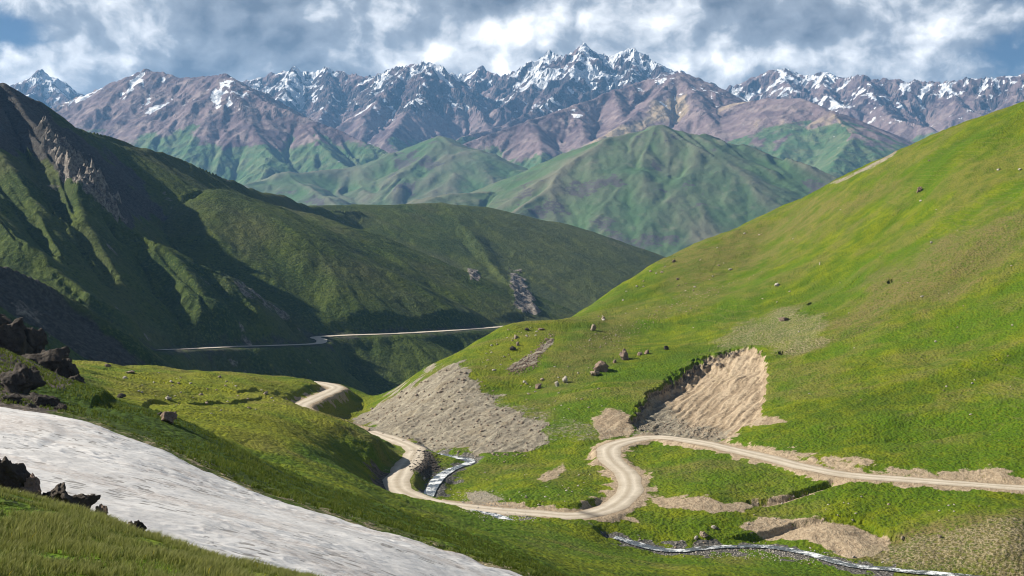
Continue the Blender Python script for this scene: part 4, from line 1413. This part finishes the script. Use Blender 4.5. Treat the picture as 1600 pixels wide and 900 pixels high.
def rock_mesh(seed, n=2, cuts=14, rough=0.16):
    r = np.random.default_rng(seed)
    v, f = ICO[n]
    v = v.copy()
    for _ in range(cuts):
        nn_ = r.normal(size=3)
        nn_ /= np.linalg.norm(nn_)
        o = r.uniform(0.45, 0.85)
        h = v @ nn_
        v -= np.clip(h - o, 0, None)[:, None] * nn_
    for sc_, am in ((1.3, rough), (3.1, rough * 0.5)):
        v *= (1 + am * (perlin(v[:, 0] * sc_ + seed, v[:, 1] * sc_ + v[:, 2] * sc_ * 0.7, seed) * 2))[:, None]
    if n >= 3:
        # ledges and cracks on the larger rocks
        for sc_, am in ((2.2, 0.16), (4.7, 0.09), (9.5, 0.05)):
            q = perlin(v[:, 0] * sc_ + v[:, 2] * sc_ * 0.6 + seed * 1.7, v[:, 1] * sc_ - v[:, 2] * sc_ * 0.8, seed + 3)
            v *= (1 - am * (1 - np.abs(q) * 3.0))[:, None]
        lay = np.floor((v[:, 2] + 0.25 * v[:, 0]) * 4.5 + 0.8 * perlin(v[:, 0] * 2, v[:, 1] * 2, seed))
        v[:, :2] *= (1 + 0.10 * (_hash(lay.astype(np.int64), lay.astype(np.int64) * 0 + seed, 9) - 0.5) * 2)[:, None]
    return v / np.abs(v).max(0), f


def rock_at(name, grid, px, py, w, h, mat, label, cat='rock', group=None, seed=0, n=2, sink=0.3, deep=1.0, dist=None):
    p = grid.hit(px, py)
    if p is None:
        return None
    if dist:
        p = W(px, py, dist)
    ww, hh = w * p[1] / F / 2, h * p[1] / F
    v, f = rock_mesh(seed, n)
    r = np.random.default_rng(seed + 5)
    sz = np.array([ww, ww * deep * r.uniform(0.8, 1.15), hh * 0.5 / (1 - sink) * 1.0])
    v = v * sz
    o = mesh_obj(name, v, f, mat, shade=False)
    o.location = (p[0], p[1] + sz[1] * 0.3, p[2] + sz[2] * (1 - 2 * sink))
    o.rotation_euler = (0, 0, r.uniform(-0.5, 0.5))
    return tag(o, label, cat, group)


big = [
    (940, 580, 32, 32, M_ROCK_RED, 'tall stacked brown boulder, largest rock on the green hillside'),
    (930, 586, 22, 12, M_ROCK_TAN, 'flat tan slab leaning at the foot of the largest hillside boulder'),
    (976, 562, 24, 23, M_ROCK_RED, 'dark pointed boulder uphill beside the largest hillside boulder'),
    (960, 567, 9, 7, M_ROCK_RED, 'small brown rock between the two biggest hillside boulders'),
    (1000, 555, 11, 8, M_ROCK_RED, 'small dark rock just uphill of the pointed boulder'),
    (1011, 553, 11, 9, M_ROCK_RED, 'second small dark rock in line uphill of the pointed boulder'),
    (1042, 546, 11, 8, M_ROCK_DARK, 'lone dark rock farthest uphill in the boulder line'),
    (842, 607, 15, 13, M_ROCK_RED, 'brown rock with a long tail of stones above the scree'),
    (871, 604, 11, 12, M_ROCK_PALE, 'lower of two pale upright rocks above the scree'),
    (884, 598, 13, 14, M_ROCK_PALE, 'upper of two pale upright rocks above the scree'),
    (806, 529, 9, 9, M_ROCK_TAN, 'highest small rock in the cluster on the grassy spur'),
    (809, 540, 9, 8, M_ROCK_TAN, 'middle small rock in the cluster on the grassy spur'),
    (801, 547, 13, 8, M_ROCK_DARK, 'dark low rock at the bottom of the spur cluster'),
    (823, 516, 8, 7, M_ROCK_DARK, 'small dark rock near the top of the grassy spur'),
    (845, 516, 15, 7, M_ROCK_RED, 'low reddish rock heap on top of the grassy spur'),
    (927, 516, 12, 12, M_ROCK_TAN, 'tan rock by stony ground on the slope above the spur'),
    (943, 499, 9, 8, M_ROCK_TAN, 'small tan rock higher on the slope above the spur'),
    (1215, 447, 13, 7, M_ROCK_PALE, 'pale twin rock lying in the bright grass mid hillside'),
    (1437, 299, 15, 10, M_ROCK_RED, 'reddish rock in a stony patch high on the hillside'),
    (1224, 501, 24, 9, M_ROCK_RED, 'row of red brown rock above the landslide scar'),
    (1594, 266, 7, 6, M_ROCK_PALE, 'white boulder high at the edge of the hillside'),
    (1561, 266, 9, 4, M_ROCK_PALE, 'flat whitish slab high on the hillside'),
    (1462, 535, 7, 4, M_ROCK_PALE, 'bright white stone alone on the lower hillside'),
    (1281, 414, 3, 6, M_ROCK_PALE, 'slender upright white stone in the middle of the hillside'),
    (1053, 410, 8, 6, M_ROCK_RED, 'dark rock on the skyline of the hillside'),
    (1100, 838, 22, 10, M_ROCK_TAN, 'tan boulder heap on the stream bank left of the brown bank'),
    (1116, 826, 18, 6, M_ROCK_PALE, 'flat pale slab on the bank above the tan boulder heap'),
    (1088, 842, 11, 6, M_ROCK_PALE, 'pale boulder at the water end of the boulder heap'),
    (1469, 841, 9, 8, M_ROCK_TAN, 'round tan boulder on the dry terraced slope by the stream'),
    (1411, 843, 9, 7, M_ROCK_TAN, 'tan boulder below the eroded bank near the stream bend'),
    (264, 661, 36, 24, M_ROCK_RED, 'large red brown rock on the crest of the shade-painted grass slope'),
    (250, 650, 16, 12, M_ROCK_DARK, 'dark rock behind the red brown crest rock'),
    (190, 622, 18, 10, M_ROCK_DARK, 'small dark rock on the crest left of the red brown rock'),
    (262, 624, 15, 8, M_ROCK_PALE, 'pale flat boulder on the far meadow above the crest rock'),
    (167, 573, 15, 6, M_ROCK_RED, 'brown boulder at the back edge of the left meadow'),
    (203, 583, 20, 6, M_ROCK_TAN, 'low stone heap at the back of the left meadow'),
    (415, 616, 11, 6, M_ROCK_TAN, 'tan boulder on the meadow near the far road stretch'),
    (662, 750, 8, 6, M_ROCK_PALE, 'pale boulder in the rushing stream by the bend'),
    (745, 795, 9, 4, M_ROCK_PALE, 'pale boulder at the culvert below the road'),
]
for i, (px, py, w, h, mt, lb) in enumerate(big):
    rock_at('boulder', near, px, py, w * 0.78, h * 0.78, mt, lb, seed=100 + i, n=3 if w > 14 else 2)

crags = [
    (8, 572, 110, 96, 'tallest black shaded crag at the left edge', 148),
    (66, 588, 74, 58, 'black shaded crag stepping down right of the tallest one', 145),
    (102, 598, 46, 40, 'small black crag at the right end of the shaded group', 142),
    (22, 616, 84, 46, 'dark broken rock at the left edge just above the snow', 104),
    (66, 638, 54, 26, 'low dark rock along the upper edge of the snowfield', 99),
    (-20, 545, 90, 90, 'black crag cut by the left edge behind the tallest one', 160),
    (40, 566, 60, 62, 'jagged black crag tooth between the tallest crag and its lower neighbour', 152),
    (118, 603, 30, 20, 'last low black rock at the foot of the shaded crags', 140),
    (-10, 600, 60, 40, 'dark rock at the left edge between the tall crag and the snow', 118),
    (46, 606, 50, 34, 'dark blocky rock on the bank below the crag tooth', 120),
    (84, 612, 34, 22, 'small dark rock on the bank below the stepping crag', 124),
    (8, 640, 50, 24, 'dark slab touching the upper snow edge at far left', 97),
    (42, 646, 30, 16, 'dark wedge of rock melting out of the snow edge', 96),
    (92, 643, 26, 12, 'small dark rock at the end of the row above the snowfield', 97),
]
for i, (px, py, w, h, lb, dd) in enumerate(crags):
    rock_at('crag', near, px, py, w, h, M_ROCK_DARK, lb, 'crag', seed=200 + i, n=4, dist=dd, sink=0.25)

fore = [
    (0, 778, 96, 62, 'large dark boulder at the left edge behind the front grass', M_ROCK_DARK),
    (44, 788, 60, 46, 'brown boulder second from the left edge behind the front grass', M_ROCK_RED),
    (80, 796, 54, 40, 'angular dark rock third in the row beside the snow', M_ROCK_DARK),
    (118, 806, 64, 38, 'broad low rock fourth in the row beside the snow', M_ROCK_DARK),
    (155, 816, 44, 32, 'small brown rock near the right end of the row beside the snow', M_ROCK_RED),
    (212, 838, 44, 26, 'last flat dark rock of the row half sunk in snow', M_ROCK_DARK),
    (205, 832, 16, 22, 'little upright rock on the snow margin above the last flat one', M_ROCK_TAN),
]
for i, (px, py, w, h, lb, mt) in enumerate(fore):
    rock_at('front_rock', near, px, py, w, h, mt, lb, seed=300 + i, n=4, dist=14.4)

# loose stones: individuals sharing three meshes
stone_me = []
for k in range(4):
    v, f = rock_mesh(400 + k, 1, 6)
    o = mesh_obj('stone', v, f, M_ROCK_PALE, shade=False)
    stone_me.append(o.data)
    bpy.data.objects.remove(o)
stone_tan = []
for k in range(4):
    v, f = rock_mesh(420 + k, 1, 6)
    o = mesh_obj('stone', v, f, M_ROCK_TAN, shade=False)
    stone_tan.append(o.data)
    bpy.data.objects.remove(o)


def scatter(n, poly, label, group, wmin, wmax, pale=0.6, seed=0, dmin=180, clump=0):
    r = random.Random(seed)
    xs = [q[0] for q in poly]
    ys = [q[1] for q in poly]
    k = tries = 0
    while k < n and tries < n * 60:
        tries += 1
        px, py = r.uniform(min(xs), max(xs)), r.uniform(min(ys), max(ys))
        if in_poly(np.array([px]), np.array([py]), poly)[0] < 0:
            continue
        p = near.hit(px, py)
        if p is None or p[1] < dmin or p[1] > 700:
            continue
        if np.min(np.hypot(road_pts[:, 0] - p[0], road_pts[:, 1] - p[1])) < 4.5:
            continue
        w = r.uniform(wmin, wmax) * (1.0 if r.random() < 0.8 else 1.5) * p[1] / F / 2
        o = bpy.data.objects.new('stone', r.choice(stone_me if r.random() < pale else stone_tan))
        COL.objects.link(o)
        o.location = (p[0], p[1], p[2] + w * 0.15)
        o.scale = (w, w * r.uniform(0.7, 1.1), w * r.uniform(0.45, 0.85))
        o.rotation_euler = (r.uniform(-0.3, 0.3), r.uniform(-0.3, 0.3), r.uniform(0, 6.28))
        tag(o, label, 'stone', group)
        k += 1


scatter(40, [(1060, 400), (1300, 300), (1600, 200), (1600, 700), (1250, 660), (1210, 520), (1020, 560)], 'small loose stone on the grass of the big hillside', 'stones on the big hillside', 2.2, 4.5, 0.7, 1)
scatter(36, [(880, 545), (1010, 425), (1200, 345), (1190, 400), (1060, 470), (960, 530)], 'small stone in the stony band under the hillside skyline', 'stones under the hillside skyline', 2.2, 4.6, 0.5, 2)
scatter(36, [(780, 620), (860, 570), (960, 570), (940, 640), (860, 670)], 'small stone on the slope between scree and landslide', 'stones between scree and landslide', 2.2, 5, 0.6, 3)
scatter(30, [(740, 560), (800, 510), (850, 508), (830, 560), (780, 590)], 'small stone on the grassy spur above the scree', 'stones on the grassy spur', 2.2, 4.5, 0.5, 4)
scatter(45, [(130, 575), (330, 585), (430, 600), (440, 640), (330, 650), (220, 620)], 'small stone on the sunlit left meadow', 'stones on the left meadow', 2.2, 5.5, 0.5, 5)
scatter(45, [(700, 735), (930, 730), (900, 795), (700, 785)], 'small pale stone on the meadow inside the road loop', 'stones inside the road loop', 2.0, 4.2, 0.85, 6)
scatter(50, [(960, 835), (1100, 845), (1280, 850), (1420, 880), (1330, 892), (1100, 868), (980, 855)], 'small stone on the gravel of the lower stream', 'stones along the lower stream', 2.2, 5.0, 0.6, 7)
scatter(30, [(1010, 790), (1400, 765), (1590, 780), (1400, 820), (1050, 830)], 'small stone on the meadow below the straight road', 'stones below the straight road', 2.0, 4.5, 0.7, 8)


def rubble(name, n, poly, wmin, wmax, mat, label, seed, dmin=250):
    r = np.random.default_rng(seed)
    p0 = np.array(poly)
    base = [rock_mesh(500 + k, 0, 4, 0.15) for k in range(6)]
    VV, FF, off = [], [], 0
    k = tries = 0
    while k < n and tries < n * 20:
        tries += 1
        px, py = r.uniform(p0[:, 0].min(), p0[:, 0].max()), r.uniform(p0[:, 1].min(), p0[:, 1].max())
        if in_poly(np.array([px]), np.array([py]), poly)[0] < r.uniform(-4, 6):
            continue
        p = near.hit(px, py)
        if p is None or p[1] < dmin or p[1] > 560:
            continue
        w = wmin * (wmax / wmin) ** (r.random() ** 2.2) * p[1] / F / 2
        v, f = base[k % 6]
        a = r.uniform(0, 6.28)
        c, s_ = math.cos(a), math.sin(a)
        v = v * np.array([w, w * r.uniform(0.7, 1.1), w * r.uniform(0.5, 0.9)])
        v = np.stack([v[:, 0] * c - v[:, 1] * s_, v[:, 0] * s_ + v[:, 1] * c, v[:, 2]], 1) + p + np.array([0, 0, w * 0.12])
        VV.append(v)
        FF.append(f + off)
        off += len(v)
        k += 1
    tag(mesh_obj(name, np.concatenate(VV), np.concatenate(FF), mat, shade=False), label, 'rubble', kind='stuff')


rubble('rubble', 900, SCREE, 1.5, 6, M_ROCK_TAN, 'loose stones covering the grey scree face', 1)
rubble('rubble', 500, [(788, 580), (826, 553), (860, 522), (868, 526), (846, 556), (842, 572), (806, 586)], 1.6, 4.5, M_ROCK_RED, 'streak of reddish stones on the grassy spur', 2)
rubble('rubble', 350, [(985, 672), (1050, 676), (1130, 690), (1110, 660), (1030, 655)], 1.4, 4, M_ROCK_TAN, 'fallen stones at the foot of the landslide scar', 3)
rubble('rubble', 300, [(1140, 415), (1030, 480), (940, 520), (900, 545), (960, 545), (1060, 490), (1200, 420)], 1.2, 3, M_ROCK_TAN, 'thin scatter of pebbles below the hillside skyline', 4)
rubble('rubble', 500, [(640, 700), (690, 712), (692, 735), (668, 748), (642, 736)], 1.6, 5, M_ROCK_DARK, 'dark rubble between road bend and stream', 5)
rubble('gravel', 500, [(715, 765), (770, 765), (800, 790), (850, 815), (760, 812), (720, 795)], 1.4, 4, M_ROCK_PALE, 'grey gravel bar beside the culvert', 6, 230)
rubble('gravel', 600, [(1010, 858), (1130, 850), (1270, 862), (1360, 884), (1290, 880), (1180, 872), (1040, 868)], 1.4, 3.6, M_ROCK_PALE, 'grey gravel bed along the lower stream', 7, 210)

# ------------------------------------------------------------------ grass at the front
def grass(name, n, pxr, dr, blades, hgt, wid, label, seed, ok, lean=0.35, flower=0.0, tone=0.45, tipw=1.0):
    r = np.random.default_rng(seed)
    px = r.uniform(*pxr, n)
    d = dr[0] + (dr[1] - dr[0]) * r.random(n) ** 0.8
    x, y = (px - 800) / F * d, d
    den = fbm(x, y, dr[0] * 0.14, 3, s=seed)
    m = ok(px, d, x, y) & (den > -0.35 + 0.45 * r.random(n) - 0.2)
    x, y, d, den = x[m], y[m], d[m], den[m]
    n = len(x)
    z = near.height(x, y)
    tb = np.repeat(np.arange(n), blades)
    N = len(tb)
    spread = hgt * 0.55
    bx = x[tb] + r.normal(0, spread * 0.5, N)
    by = y[tb] + r.normal(0, spread * 0.5, N)
    bz = near.height(bx, by) - 0.02 * hgt
    h = hgt * r.uniform(0.45, 1.15, N) * (0.45 + 1.1 * np.clip(den[tb] + 0.4, 0, 1))
    az = r.uniform(0, 6.28, N)
    lx = (np.cos(az) * 0.45 + 0.35) * h * lean * 2
    ly = (np.sin(az) * 0.45) * h * lean * 2
    w = wid * r.uniform(0.6, 1.2, N)
    wa = r.uniform(-0.6, 0.6, N)
    wx, wy = np.cos(wa) * w / 2, np.sin(wa) * w / 2
    V = np.empty((N, 5, 3))
    V[:, 0] = np.stack([bx - wx, by - wy, bz], 1)
    V[:, 1] = np.stack([bx + wx, by + wy, bz], 1)
    V[:, 2] = np.stack([bx + lx * 0.35 + wx * 0.75, by + ly * 0.35 + wy * 0.75, bz + h * 0.6], 1)
    V[:, 3] = np.stack([bx + lx * 0.35 - wx * 0.75, by + ly * 0.35 - wy * 0.75, bz + h * 0.6], 1)
    V[:, 4] = np.stack([bx + lx, by + ly, bz + h * (1 - 0.25 * lean)], 1)
    o = (np.arange(N) * 5)[:, None]
    FF = np.concatenate([o + np.array([0, 1, 2]), o + np.array([0, 2, 3]), o + np.array([3, 2, 4])])
    tint = np.clip(tone + 0.5 * den[tb] + r.normal(0, 0.22, N), 0, 1)
    A = np.zeros((N, 5, 4))
    A[:, :, 0] = tint[:, None]
    A[:, 2:4, 1] = 0.4
    A[:, 4, 1] = 1.0
    A[:, :, 1] *= tipw
    fl = r.random(N) < flower
    A[fl, 2:, 2] = 1.0
    A[..., 3] = 1
    tag(mesh_obj(name, V.reshape(-1, 3), FF, M_GRASS, attrs={'ma': A.reshape(-1, 4)}), label, 'grass', kind='stuff')


def front_ok(px, d, x, y):
    row = HOR - near.height(x, y) / d * F
    return (row < 960) & (d < 15.5)


grass('grass', 16500, (-80, 760), (6.5, 16), 8, 0.075, 0.007, 'rough tufted grass with tiny yellow flowers at the front corner', 1, front_ok, flower=0.0012)


def gully_ok(px, d, x, y):
    row = HOR - near.height(x, y) / d * F
    s = in_poly(px, row, SNOW)
    return (s < -3) & (row < 910)


grass('grass', 16000, (-60, 1000), (62, 150), 5, 0.24, 0.07, 'short grass tufts on the slope beyond the snowfield', 2, gully_ok, tone=-0.1, tipw=0.15)  # tufts toned down to carry the slope's painted shade
